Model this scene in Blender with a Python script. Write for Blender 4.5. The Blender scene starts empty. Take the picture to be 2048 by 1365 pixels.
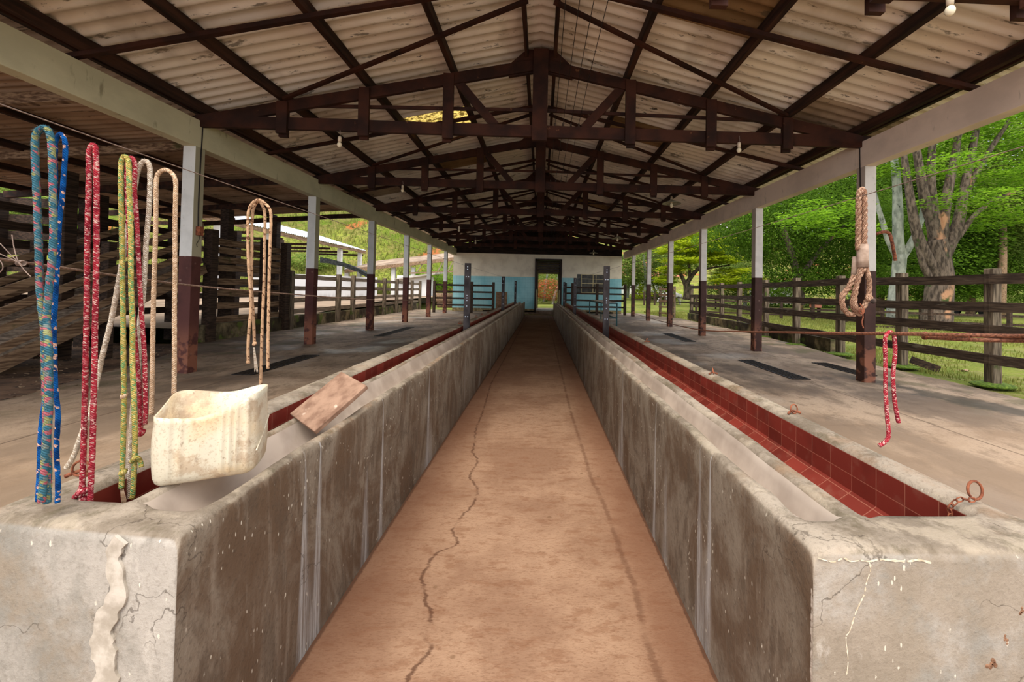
import bpy, math, random
from mathutils import Vector, Matrix, noise
PI = math.pi
C = bpy.context.scene.collection
random.seed(7)

# ------------------------------------------------------------------ camera
CW, CH, CF = 2048.0, 1365.0, 850.0
YAW, PITCH, ROLL = -0.031533, 0.021375, 0.019812
SX, SY, EYE = 85.69, -118.37, 1.2
_F = Vector((-math.sin(YAW)*math.cos(PITCH), math.cos(YAW)*math.cos(PITCH), math.sin(PITCH)))
_R0 = Vector((math.cos(YAW), math.sin(YAW), 0))
_U0 = _R0.cross(_F)
CR = (_R0*math.cos(ROLL) + _U0*math.sin(ROLL)).normalized()
CU = (-_R0*math.sin(ROLL) + _U0*math.cos(ROLL)).normalized()
cam_data = bpy.data.cameras.new('camera')
cam = bpy.data.objects.new('camera', cam_data)
C.objects.link(cam)
cam_data.sensor_fit = 'HORIZONTAL'
cam_data.sensor_width = 36
cam_data.lens = CF/CW*36
cam_data.shift_x = -SX/CW
cam_data.shift_y = SY/CW
cam_data.clip_end = 600
cam_data.clip_start = 0.05
m3 = Matrix((CR, CU, -_F)).transposed()
cam.matrix_world = Matrix.Translation((0, 0, EYE)) @ m3.to_4x4()
bpy.context.scene.camera = cam

# ------------------------------------------------------------------ light
sc = bpy.context.scene
sc.view_settings.view_transform = 'Standard'
sc.view_settings.look = 'None'
sc.view_settings.gamma = 1
sc.view_settings.use_curve_mapping = False
sc.view_settings.exposure = 1.05
w = bpy.data.worlds.new('sky'); sc.world = w; w.use_nodes = True
wn = w.node_tree.nodes; wl = w.node_tree.links
wn.clear()
wo = wn.new('ShaderNodeOutputWorld'); wb = wn.new('ShaderNodeBackground')
tc = wn.new('ShaderNodeTexCoord'); cn = wn.new('ShaderNodeTexNoise')
cn.inputs['Scale'].default_value = 2.5; cn.inputs['Detail'].default_value = 6
cr = wn.new('ShaderNodeValToRGB')
cr.color_ramp.elements[0].position = .38; cr.color_ramp.elements[0].color = (.55, .68, .9, 1)
cr.color_ramp.elements[1].position = .6; cr.color_ramp.elements[1].color = (1, .96, .9, 1)
wl.new(tc.outputs['Generated'], cn.inputs['Vector'])
wl.new(cn.outputs['Fac'], cr.inputs['Fac'])
wl.new(cr.outputs['Color'], wb.inputs['Color'])
wb.inputs['Strength'].default_value = 1.25
wl.new(wb.outputs['Background'], wo.inputs['Surface'])
sd = bpy.data.lights.new('sun', 'SUN'); sun = bpy.data.objects.new('sun', sd); C.objects.link(sun)
sd.energy = 1.7; sd.angle = 0.7; sd.color = (1, .94, .85)
sun.rotation_euler = (math.radians(31), 0, math.radians(-14))

# ------------------------------------------------------------------ helpers
def ray(px, py):
    a = px-CW/2-SX; b = py-CH/2-SY
    return CR*(a/CF) - CU*(b/CF) + _F
def at(px, py, Y):
    d = ray(px, py); t = Y/d.y
    return Vector((0, 0, EYE)) + d*t
def atx(px, py, X):
    d = ray(px, py); t = X/d.x
    return Vector((0, 0, EYE)) + d*t
def atz(px, py, Z):
    d = ray(px, py); t = (Z-EYE)/d.z
    return Vector((0, 0, EYE)) + d*t

def nz(x, y=0., z=0.):
    return noise.noise(Vector((x, y, z)))

class MB:
    def __init__(s):
        s.v = []; s.f = []; s.mi = []; s.uv = {}; s.cur = 0
    def add(s, vs, fs, uvs=None):
        o = len(s.v); s.v.extend([tuple(p) for p in vs])
        for k, f in enumerate(fs):
            if uvs: s.uv[len(s.f)] = uvs[k]
            s.f.append([i+o for i in f]); s.mi.append(s.cur)
        return s
    def box(s, c, size, rot=None):
        c = Vector(c); vs = []
        for dx in (-.5, .5):
            for dy in (-.5, .5):
                for dz in (-.5, .5):
                    p = Vector((dx*size[0], dy*size[1], dz*size[2]))
                    if rot: p = rot @ p
                    vs.append(c+p)
        return s.add(vs, [(0, 1, 3, 2), (4, 6, 7, 5), (0, 4, 5, 1), (2, 3, 7, 6), (0, 2, 6, 4), (1, 5, 7, 3)])
    def beam(s, p0, p1, wd, h, up=(0, 0, 1), seg=1, wob=0.):
        p0 = Vector(p0); p1 = Vector(p1); d = (p1-p0).normalized()
        sd_ = d.cross(Vector(up)).normalized(); u = sd_.cross(d).normalized()
        vs = []; fs = []
        for k in range(seg+1):
            t = k/seg; c = p0.lerp(p1, t)
            if wob: c = c + u*wob*nz(c.x*1.1+3, c.y*1.1, c.z*3) + sd_*wob*.5*nz(c.x+9, c.y*1.3, c.z)
            for a, b in ((-1, -1), (1, -1), (1, 1), (-1, 1)):
                vs.append(c+sd_*a*wd/2+u*b*h/2)
        for k in range(seg):
            o = k*4
            for j in range(4):
                fs.append((o+j, o+(j+1) % 4, o+4+(j+1) % 4, o+4+j))
        fs.append((3, 2, 1, 0)); o = seg*4; fs.append((o, o+1, o+2, o+3))
        return s.add(vs, fs)
    def tube(s, pts, r, n=8, closed=False, caps=True):
        pts = [Vector(p) for p in pts]; m = len(pts)
        rr = r if isinstance(r, (list, tuple)) else [r]*m
        vs = []; fs = []; uvs = []
        t0 = (pts[1]-pts[0]).normalized()
        ref = Vector((0, 0, 1)) if abs(t0.z) < .9 else Vector((1, 0, 0))
        nrm = (ref-t0*ref.dot(t0)).normalized(); L = 0; Ls = []
        for i, p in enumerate(pts):
            if closed: t = (pts[(i+1) % m]-pts[i-1]).normalized()
            else: t = (pts[min(i+1, m-1)]-pts[max(i-1, 0)])
            if t.length < 1e-9: t = t0.copy()
            t.normalize()
            nrm = (nrm-t*nrm.dot(t))
            if nrm.length < 1e-6: nrm = t.orthogonal()
            nrm.normalize(); b = t.cross(nrm)
            if i: L += (p-pts[i-1]).length
            Ls.append(L)
            for j in range(n):
                a = 2*PI*j/n
                vs.append(p+(nrm*math.cos(a)+b*math.sin(a))*rr[i])
        R = m if closed else m-1
        for i in range(R):
            i2 = (i+1) % m
            for j in range(n):
                j2 = (j+1) % n
                fs.append((i*n+j, i*n+j2, i2*n+j2, i2*n+j))
                l0 = Ls[i]; l1 = Ls[i2] if i2 else L+.01
                uvs.append(((j/n, l0), ((j+1)/n, l0), ((j+1)/n, l1), (j/n, l1)))
        if caps and not closed:
            fs.append(tuple(range(n-1, -1, -1))); uvs.append(tuple((0, Ls[0]) for _ in range(n)))
            fs.append(tuple((m-1)*n+j for j in range(n))); uvs.append(tuple((0, L) for _ in range(n)))
        return s.add(vs, fs, uvs)
    def poly(s, pts, th):
        """extrude planar polygon pts (3d) by vector th"""
        th = Vector(th); n = len(pts); pts = [Vector(p) for p in pts]
        vs = pts+[p+th for p in pts]
        fs = [tuple(range(n-1, -1, -1)), tuple(range(n, 2*n))]
        for j in range(n):
            k = (j+1) % n; fs.append((j, k, n+k, n+j))
        return s.add(vs, fs)
    def lathe(s, c, prof, n=16, axis=None):
        c = Vector(c); vs = []; fs = []
        for r, z in prof:
            for j in range(n):
                a = 2*PI*j/n; p = Vector((r*math.cos(a), r*math.sin(a), z))
                if axis: p = axis @ p
                vs.append(c+p)
        for i in range(len(prof)-1):
            for j in range(n):
                k = (j+1) % n; fs.append((i*n+j, i*n+k, (i+1)*n+k, (i+1)*n+j))
        return s.add(vs, fs)
    def ball(s, c, r, n=10, sc_=(1, 1, 1)):
        prof = [(max(r*math.sin(PI*i/n), 1e-4), -r*math.cos(PI*i/n)) for i in range(n+1)]
        c = Vector(c); o = len(s.v); s.lathe((0, 0, 0), prof, n*2)
        for i in range(o, len(s.v)):
            p = s.v[i]; s.v[i] = (c.x+p[0]*sc_[0], c.y+p[1]*sc_[1], c.z+p[2]*sc_[2])
        return s
    def build(s, name, mats, parent=None, smooth=False, bevel=0, kind=None, label=None, cat=None, group=None):
        me = bpy.data.meshes.new(name)
        pw_ = parent if (parent and '_w' in parent) else (parent.parent if parent else None)
        off = Vector(pw_['_w']) if pw_ and '_w' in pw_ else Vector((0, 0, 0))
        me.from_pydata([(p[0]-off.x, p[1]-off.y, p[2]-off.z) for p in s.v], [], s.f)
        if not isinstance(mats, (list, tuple)): mats = [mats]
        for m in mats: me.materials.append(m)
        if len(mats) > 1: me.polygons.foreach_set('material_index', s.mi)
        if s.uv:
            ul = me.uv_layers.new(name='UVMap'); data = [0.0]*(2*len(me.loops))
            for fi, co in s.uv.items():
                ls = me.polygons[fi].loop_start
                for k, c in enumerate(co): data[2*(ls+k)] = c[0]; data[2*(ls+k)+1] = c[1]
            ul.data.foreach_set('uv', data)
        if smooth: me.polygons.foreach_set('use_smooth', [True]*len(me.polygons))
        me.update()
        o = bpy.data.objects.new(name, me); C.objects.link(o)
        if parent: o.parent = parent
        if bevel:
            b = o.modifiers.new('bevel', 'BEVEL'); b.width = bevel; b.segments = 2; b.limit_method = 'ANGLE'
        if smooth == 'auto' or smooth: pass
        tag(o, label, cat, group, kind)
        if label and not parent: recentre(o)
        return o

def recentre(o):
    me = o.data
    if not me.vertices: return
    n = len(me.vertices); co = [0.0]*(3*n); me.vertices.foreach_get('co', co)
    mx = (min(co[0::3])+max(co[0::3]))/2; my = (min(co[1::3])+max(co[1::3]))/2; mz = min(co[2::3])
    me.transform(Matrix.Translation((-mx, -my, -mz))); o.location = (mx, my, mz)

def tag(o, label=None, cat=None, group=None, kind=None):
    if label: o['label'] = label
    if cat: o['category'] = cat
    if group: o['group'] = group
    if kind: o['kind'] = kind
    return o
def thing(name, label, cat, loc=(0, 0, 0), group=None, kind=None):
    o = bpy.data.objects.new(name, None); C.objects.link(o)
    o.location = loc; o['_w'] = list(loc); o.empty_display_size = .1
    return tag(o, label, cat, group, kind)
def dup(root, loc, label=None):
    r = root.copy(); C.objects.link(r); r.location = loc; r['_w'] = list(loc)
    if label: r['label'] = label
    for ch in list(root.children):
        c = ch.copy(); C.objects.link(c); c.parent = r
        for g in list(ch.children):
            d = g.copy(); C.objects.link(d); d.parent = c
    return r
ORD = ['first', 'second', 'third', 'fourth', 'fifth', 'sixth', 'seventh', 'eighth', 'ninth', 'tenth',
       'eleventh', 'twelfth', 'thirteenth', 'fourteenth', 'fifteenth']
def smooth_path(pts, k=6):
    """catmull-rom through pts"""
    P = [Vector(p) for p in pts]; out = []
    for i in range(len(P)-1):
        p0 = P[max(i-1, 0)]; p1 = P[i]; p2 = P[i+1]; p3 = P[min(i+2, len(P)-1)]
        for j in range(k):
            t = j/k
            out.append(.5*((2*p1)+(p2-p0)*t+(2*p0-5*p1+4*p2-p3)*t*t+(3*p1-p0-3*p2+p3)*t**3))
    out.append(P[-1]); return out

# ------------------------------------------------------------------ materials
class NT:
    def __init__(s, name):
        s.m = bpy.data.materials.new(name); s.m.use_nodes = True
        s.n = s.m.node_tree.nodes; s.l = s.m.node_tree.links
        s.b = s.n['Principled BSDF']; s.out = s.n['Material Output']
        g = s.n.new('ShaderNodeNewGeometry'); s.pos = g.outputs['Position']
        s.b.inputs['Specular IOR Level'].default_value = .25
    def _in(s, sock, v):
        if isinstance(v, (int, float)): sock.default_value = v
        elif isinstance(v, tuple):
            sock.default_value = v if len(v) == 4 or sock.type != 'RGBA' else (*v, 1)
        else: s.l.new(v, sock)
    def math(s, op, a, b=None, c=None, clamp=False):
        n = s.n.new('ShaderNodeMath'); n.operation = op; n.use_clamp = clamp
        s._in(n.inputs[0], a)
        if b is not None: s._in(n.inputs[1], b)
        if c is not None: s._in(n.inputs[2], c)
        return n.outputs[0]
    def xyz(s, v=None):
        n = s.n.new('ShaderNodeSeparateXYZ'); s.l.new(v or s.pos, n.inputs[0]); return n.outputs
    def comb(s, x, y, z):
        n = s.n.new('ShaderNodeCombineXYZ')
        for k, q in enumerate((x, y, z)): s._in(n.inputs[k], q)
        return n.outputs[0]
    def scl(s, st, v=None, loc=(0, 0, 0)):
        n = s.n.new('ShaderNodeMapping'); s.l.new(v or s.pos, n.inputs[0])
        n.inputs['Scale'].default_value = st; n.inputs['Location'].default_value = loc; return n.outputs[0]
    def noise(s, scale, detail=5, st=None, rough=.55, v=None, loc=(0, 0, 0), dist=0):
        n = s.n.new('ShaderNodeTexNoise'); n.inputs['Scale'].default_value = scale
        n.inputs['Detail'].default_value = detail; n.inputs['Roughness'].default_value = rough
        n.inputs['Distortion'].default_value = dist
        src = s.scl(st or (1, 1, 1), v, loc); s.l.new(src, n.inputs['Vector'])
        return n.outputs['Fac']
    def vor(s, scale, st=None, v=None, out='Distance', rnd=1):
        n = s.n.new('ShaderNodeTexVoronoi'); n.inputs['Scale'].default_value = scale
        n.inputs['Randomness'].default_value = rnd
        s.l.new(s.scl(st or (1, 1, 1), v), n.inputs['Vector']); return n.outputs[out]
    def step(s, x, lo, hi):
        n = s.n.new('ShaderNodeMapRange'); n.interpolation_type = 'SMOOTHSTEP'
        s._in(n.inputs[0], x); n.inputs[1].default_value = lo; n.inputs[2].default_value = hi
        return n.outputs[0]
    def mix(s, f, a, b):
        n = s.n.new('ShaderNodeMix'); n.data_type = 'RGBA'
        s._in(n.inputs[0], f); s._in(n.inputs[6], a); s._in(n.inputs[7], b); return n.outputs[2]
    def fin(s, col, rough=.9, bump=None, bs=.1, bd=.01, spec=None, metal=0):
        s._in(s.b.inputs['Base Color'], col); s._in(s.b.inputs['Roughness'], rough)
        s.b.inputs['Metallic'].default_value = metal
        if spec is not None: s.b.inputs['Specular IOR Level'].default_value = spec
        if bump is not None:
            n = s.n.new('ShaderNodeBump'); n.inputs['Strength'].default_value = bs
            n.inputs['Distance'].default_value = bd
            s.l.new(bump, n.inputs['Height']); s.l.new(n.outputs[0], s.b.inputs['Normal'])
        return s.m

def lin(r, g, b):
    """sRGB 0-255 to linear"""
    f = lambda c: (c/255/12.92 if c/255 <= .04045 else ((c/255+.055)/1.055)**2.4)
    return (f(r), f(g), f(b), 1)

def simple(name, c1, c2, scale=6, st=(1, 1, 1), rough=.85, bs=.15, bd=.01, detail=6, lo=.35, hi=.65, spots=(), metal=0, spec=None):
    t = NT(name); f = t.noise(scale, detail, st)
    col = t.mix(t.step(f, lo, hi), c1, c2)
    for (c, sc_, lo_, hi_, st_) in spots:
        g = t.noise(sc_, 6, st_, loc=(3.1, 7.7, 1.3)); col = t.mix(t.step(g, lo_, hi_), col, c)
    return t.fin(col, rough, f, bs, bd, spec, metal)

M = {}
WD1, WD2 = lin(40, 20, 12), lin(68, 35, 21)
M['truss'] = simple('dark_brown_wood', WD1, WD2, 3, (1, 1, 1), .75, .2, .005, spots=((lin(110, 70, 45), 9, .68, .74, (1, 1, 1)),))
M['purlin'] = simple('purlin_wood', lin(34, 20, 14), lin(70, 42, 29), 4, (3, .3, 3), .8, .25, .005)
M['fence'] = simple('fence_wood', lin(50, 38, 30), lin(84, 68, 54), 5, (4, .6, 8), .85, .4, .006, spots=((lin(110, 100, 84), 7, .6, .7, (1, .3, 3)),))
M['oldwood'] = simple('weathered_wood', lin(92, 68, 50), lin(156, 128, 100), 5, (2, .5, 9), .9, .5, .006, spots=((lin(70, 74, 40), 2.5, .6, .72, (1, 1, 1)),))
M['postwood'] = simple('post_wood', lin(70, 58, 46), lin(128, 112, 92), 5, (7, 7, .6), .9, .5, .006, spots=((lin(68, 82, 30), 3, .58, .7, (1, 1, 1)),))
M['darkwood'] = simple('dark_rail_wood', lin(38, 29, 23), lin(76, 58, 45), 5, (3, .5, 9), .85, .4, .006)
M['greywood'] = simple('grey_plank', lin(105, 90, 76), lin(160, 142, 122), 5, (2, .5, 12), .9, .5, .006)
M['rust'] = simple('rusty_iron', lin(92, 48, 32), lin(150, 88, 60), 40, (1, 1, 1), .8, .3, .002)
M['cable'] = simple('rusty_cable', lin(88, 52, 38), lin(138, 88, 64), 160, (1, 1, 1), .7, .8, .002)
M['wire'] = simple('dull_wire', lin(95, 76, 66), lin(140, 118, 104), 60, (1, 1, 1), .6, .1, .001)
M['wiredull'] = simple('old_cable', lin(84, 64, 52), lin(124, 98, 82), 120, (1, 1, 1), .8, .6, .002)
M['blackwire'] = simple('black_cable', lin(22, 16, 14), lin(40, 30, 26), 60, (1, 1, 1), .6, .1, .001)
M['white'] = simple('whitewash', lin(206, 202, 196), lin(222, 220, 216), 3, (1, 1, 1), .85, .1, .004, spots=((lin(190, 180, 165), 4, .64, .74, (1, 1, .4)),))
M['teal'] = simple('teal_paint', lin(28, 62, 66), lin(46, 84, 86), 12, (1, 1, 1), .5, .1, .002)
M['steel'] = simple('dark_steel', lin(38, 30, 28), lin(74, 66, 64), 5, (1, 1, .6), .6, .2, .002)
M['galv'] = simple('galvanised_roof', lin(176, 186, 200), lin(222, 228, 236), 2, (1, 1, 1), .6, .1, .003)
M['moss'] = simple('moss', lin(58, 78, 22), lin(100, 120, 40), 30, (1, 1, 1), 1, .6, .02)
M['bulb'] = simple('frosted_bulb', lin(225, 205, 170), lin(240, 225, 195), 3, (1, 1, 1), .25, 0, .001)
M['porcelain'] = simple('porcelain', lin(205, 185, 160), lin(225, 205, 180), 9, (1, 1, 1), .4, 0, .001)
M['enamel'] = simple('enamel_shade', lin(120, 112, 90), lin(165, 158, 130), 9, (1, 1, 1), .4, .1, .001)
M['cinder'] = simple('brown_carton', lin(112, 84, 62), lin(150, 118, 90), 7, (1, 1, 6), .9, .2, .003)
M['bark'] = simple('brown_bark', lin(58, 48, 40), lin(112, 96, 82), 4, (2.5, 2.5, .8), .95, .9, .05, spots=((lin(172, 128, 96), 1.1, .6, .68, (1, 1, .6)), (lin(60, 74, 36), 2, .62, .72, (1, 1, 1))))
M['palebark'] = simple('pale_bark', lin(130, 134, 122), lin(178, 178, 164), 3, (1.5, 1.5, .7), .95, .7, .04, spots=((lin(66, 70, 60), 5, .6, .68, (1, 1, .6)),))
M['dirt'] = simple('brown_dirt', lin(64, 46, 34), lin(128, 98, 74), 1.6, (1, 1, 1), 1, .8, .04, spots=((lin(40, 30, 22), 9, .58, .66, (1, 1, 1)), (lin(160, 138, 112), 26, .66, .72, (1, 1, 1))))
M['yard'] = simple('pale_yard_soil', lin(112, 94, 76), lin(146, 124, 102), .8, (1, 1, 1), 1, .5, .03, spots=((lin(120, 98, 76), 3, .6, .72, (.3, 1, 1)),))
M['horse'] = simple('white_horse_hair', lin(170, 166, 162), lin(200, 196, 192), 6, (1, 1, 1), .8, .05, .002)
M['rooftile'] = simple('clay_roof_tiles', lin(170, 96, 76), lin(205, 132, 108), 3, (1, 1, 1), .85, .3, .02)
M['slabroof'] = simple('slab_roof', lin(150, 142, 132), lin(188, 180, 168), 2, (1, 1, 1), .85, .2, .01)
M['glassdark'] = simple('dark_pane', lin(54, 50, 44), lin(84, 78, 66), 5, (1, 1, 1), .3, 0, .001)
M['cream'] = simple('cream_paint', lin(196, 178, 130), lin(214, 196, 150), 6, (1, 1, 1), .6, .1, .002)
M['darkdoor'] = simple('dark_door_paint', lin(42, 30, 24), lin(60, 44, 34), 3, (1, 1, 1), .6, .1, .002)
M['leather'] = simple('worn_leather_sleeve', lin(140, 116, 98), lin(168, 144, 126), 30, (1, 1, 1), .9, .3, .002)
M['knotdark'] = simple('dark_knot', lin(44, 34, 30), lin(80, 64, 54), 40, (1, 1, 1), .9, .4, .002)
M['carpaint'] = simple('dark_car_paint', lin(30, 36, 50), lin(44, 50, 64), 5, (1, 1, 1), .25, 0, .001)
M['tyre'] = simple('tyre_rubber', lin(16, 16, 16), lin(30, 30, 30), 9, (1, 1, 1), .9, 0, .001)
M['net'] = simple('black_shade_net', lin(24, 26, 26), lin(48, 50, 48), 9, (1, 1, 1), .95, .3, .01)
M['grate'] = simple('drain_iron', lin(34, 28, 24), lin(64, 52, 42), 20, (1, 1, 1), .8, .2, .002)

def concrete_walls():
    t = NT('trough_concrete'); x, y, z = t.xyz()
    a = t.noise(2.6, 9, rough=.68); b = t.noise(11, 9, (1, 1, .5), rough=.7); c = t.noise(70, 6, rough=.7)
    base = t.mix(t.step(a, .38, .60), lin(118, 104, 88), lin(160, 145, 127))
    base = t.mix(t.math('MULTIPLY', t.step(b, .5, .64), .6), base, lin(100, 86, 68))
    base = t.mix(t.math('MULTIPLY', t.step(c, .5, .66), .35), base, lin(86, 74, 60))
    warm = t.noise(1.5, 7, (1, 1, .6), loc=(9, 2, 4), rough=.65)
    base = t.mix(t.math('MULTIPLY', t.step(warm, .5, .62), .55), base, lin(140, 106, 76))
    g = t.n.new('ShaderNodeNewGeometry'); nx, ny, nzz = t.xyz(g.outputs['Normal'])
    side = t.step(t.math('ABSOLUTE', nx), .6, .9)
    alley = t.math('MULTIPLY', side, t.math('MULTIPLY', t.step(x, -.95, -.86), t.math('SUBTRACT', 1, t.step(x, .66, .70))))
    # browner splashed alley faces
    stain = t.noise(2.0, 9, (1, 1.2, .85), loc=(1, 5, 2), dist=1.2, rough=.66)
    wall = t.mix(t.step(stain, .40, .60), lin(92, 70, 51), lin(126, 111, 94))
    wall = t.mix(t.math('MULTIPLY', t.step(t.noise(5, 9, (1, 1.6, .8), loc=(4, 4, 4), rough=.7), .5, .62), .7), wall, lin(84, 68, 53))
    wall = t.mix(t.math('MULTIPLY', t.step(t.noise(30, 6, (1, 1, .12), loc=(4, 1, 4)), .54, .7), .3), wall, lin(150, 134, 116))
    wall = t.mix(t.math('MULTIPLY', t.step(c, .52, .66), .4), wall, lin(60, 48, 38))
    base = t.mix(t.math('MULTIPLY', alley, .92), base, wall)
    # limewash runs widening downwards
    u = t.math('ADD', t.math('MULTIPLY', y, .72), t.math('MULTIPLY', t.noise(1.3, 2, (0, 1, 0), loc=(0, 2, 0)), 2.2))
    fr = t.math('ABSOLUTE', t.math('SUBTRACT', t.math('FRACT', u), .5))
    drop = t.math('SUBTRACT', .6, z)
    wdt = t.math('ADD', .006, t.math('MULTIPLY', drop, .075))
    d1 = t.math('SUBTRACT', 1, t.step(t.math('DIVIDE', fr, wdt), .3, 1.1))
    stre = t.step(t.noise(90, 4, (1, 1, .03), rough=.7), .40, .58)
    amt = t.step(t.noise(.8, 1, (0, 1, 0), loc=(0, 6, 0)), .38, .5)
    drip = t.math('MULTIPLY', t.math('MULTIPLY', d1, t.math('ADD', t.math('MULTIPLY', stre, .75), .25)), t.math('MULTIPLY', alley, t.math('ADD', t.math('MULTIPLY', amt, .6), .2)))
    base = t.mix(drip, base, lin(172, 166, 160))
    # flat front ends: paler plaster
    front = t.step(t.math('MULTIPLY', ny, -1), .7, .9)
    fr2 = t.mix(t.step(t.noise(3, 9, (1, 1, .8), loc=(2, 9, 1), rough=.68), .40, .60), lin(132, 126, 116), lin(166, 157, 146))
    fr2 = t.mix(t.math('MULTIPLY', t.step(t.noise(1.7, 8, loc=(7, 0, 5), rough=.68), .50, .60), .65), fr2, lin(138, 120, 99))
    fr2 = t.mix(t.math('MULTIPLY', t.step(t.noise(7, 9, (1, 1, .4), loc=(1, 2, 5), rough=.7), .56, .64), .6), fr2, lin(186, 176, 164))
    fr2 = t.mix(t.math('MULTIPLY', t.step(c, .5, .66), .25), fr2, lin(100, 88, 74))
    base = t.mix(t.math('MULTIPLY', front, .85), base, fr2)
    # white paint flecks
    for sc_, st_, th_, ml in ((30, (1, 1, .45), .10, (3, .5)), (62, (1, 1, .35), .14, (5, .52)), (14, (1, 1, .6), .04, (2, .56))):
        fl = t.vor(sc_, st_); msk = t.noise(ml[0], 4, loc=(sc_, 1, 0)); fz = t.math('ADD', fl, t.math('MULTIPLY', t.math('SUBTRACT', t.noise(sc_*5, 5, rough=.8), .5), .26))
        fleck = t.math('MULTIPLY', t.math('MULTIPLY', t.math('SUBTRACT', 1, t.step(fz, th_*.8, th_)), t.step(msk, ml[1], ml[1]+.05)), t.math('MAXIMUM', front, side))
        base = t.mix(t.math('MULTIPLY', fleck, .8), base, lin(212, 200, 180))
    # hairline cracks
    for sc_, lo in ((2.3, .5),):
        vn = t.n.new('ShaderNodeTexVoronoi'); vn.feature = 'DISTANCE_TO_EDGE'; vn.inputs['Scale'].default_value = sc_
        wv = t.n.new('ShaderNodeVectorMath'); wv.operation = 'ADD'; nzv = t.n.new('ShaderNodeTexNoise'); nzv.inputs['Scale'].default_value = 5; nzv.inputs['Detail'].default_value = 6
        t.l.new(t.pos, nzv.inputs['Vector']); sc3 = t.n.new('ShaderNodeVectorMath'); sc3.operation = 'SCALE'; sc3.inputs['Scale'].default_value = .35
        t.l.new(nzv.outputs['Color'], sc3.inputs[0]); t.l.new(t.pos, wv.inputs[0]); t.l.new(sc3.outputs[0], wv.inputs[1]); t.l.new(wv.outputs[0], vn.inputs['Vector'])
        ck = t.math('MULTIPLY', t.math('SUBTRACT', 1, t.step(vn.outputs['Distance'], .001, .006)), t.step(t.noise(1.4, 3, loc=(6, 6, 6)), .48, .56))
        base = t.mix(t.math('MULTIPLY', ck, .6), base, lin(62, 50, 40))
    # worn rims: mossy dark grey blotches on the tops
    top = t.step(nzz, .4, .8)
    bl = t.step(t.noise(9, 9, (1, .6, 1), loc=(0, 3, 8), rough=.72), .51, .62)
    base = t.mix(t.math('MULTIPLY', t.math('MULTIPLY', top, bl), .6), base, lin(88, 78, 56))
    base = t.mix(t.math('MULTIPLY', t.math('MULTIPLY', top, t.step(t.noise(4, 8, loc=(8, 8, 8), rough=.7), .5, .6)), .55), base, lin(172, 156, 134))
    h = t.math('ADD', t.math('ADD', t.math('MULTIPLY', c, .5), b), t.math('MULTIPLY', a, 1.5))
    return t.fin(base, .85, h, .55, .012)
M['concrete'] = concrete_walls()

def crk(t, x, y, x0, amp, sc_, wd, lo=.4):
    """mask of an irregular dark crack running along y near x0"""
    n1 = t.noise(sc_, 2, (0, 1, 0), loc=(0, x0*9, 0)); n2 = t.noise(11, 8, (0, 1, 0), loc=(0, x0*5+3, 0), rough=.8)
    f = t.math('ADD', t.math('MULTIPLY', t.math('SUBTRACT', n1, .5), amp), t.math('MULTIPLY', t.math('SUBTRACT', n2, .5), .16))
    d = t.math('ABSOLUTE', t.math('SUBTRACT', t.math('SUBTRACT', x, x0), f))
    frz = t.noise(60, 6, (.5, 1.6, 1), rough=.8); d = t.math('ADD', d, t.math('MULTIPLY', t.math('SUBTRACT', frz, .5), .03))
    brk = t.step(t.noise(2.2, 3, (0, 1, 0), loc=(0, 4+x0, 0)), lo-.08, lo+.06)
    return t.math('MULTIPLY', t.math('SUBTRACT', 1, t.step(d, wd*.4, wd)), brk)
def curve_y(t, y, pts, y0, y1, x0, x1):
    f = t.math('DIVIDE', t.math('SUBTRACT', y, y0), y1-y0, clamp=True)
    n = t.n.new('ShaderNodeValToRGB'); cr_ = n.color_ramp; cr_.interpolation = 'EASE'
    pts = sorted(pts); el = cr_.elements
    for k, (yy, xx) in enumerate(pts):
        p_ = (yy-y0)/(y1-y0); v = (xx-x0)/(x1-x0)
        e = el[k] if k < 2 else el.new(p_)
        e.position = p_; e.color = (v, v, v, 1)
    t.l.new(f, n.inputs[0])
    return t.math('ADD', t.math('MULTIPLY', n.outputs[0], x1-x0), x0)
def crk2(t, x, y, pts, wd, amp, lo):
    ys_ = [p[0] for p in pts]; xs_ = [p[1] for p in pts]
    f = curve_y(t, y, pts, min(ys_), max(ys_), min(xs_)-.01, max(xs_)+.01)
    n2 = t.noise(16, 8, (0, 1, 0), loc=(0, pts[0][1]*7, 0), rough=.78)
    n3 = t.noise(45, 6, (.5, 1.6, 1), rough=.8)
    f = t.math('ADD', f, t.math('MULTIPLY', t.math('SUBTRACT', n2, .5), amp))
    d = t.math('ABSOLUTE', t.math('SUBTRACT', x, f)); d = t.math('ADD', d, t.math('MULTIPLY', t.math('SUBTRACT', n3, .5), wd*2.6))
    wv = t.step(t.noise(5, 5, (0, 1, 0), loc=(0, 2.2, 0), rough=.7), lo-.08, lo+.1)
    return t.math('MULTIPLY', t.math('SUBTRACT', 1, t.step(d, wd*.2, wd)), wv)
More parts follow.
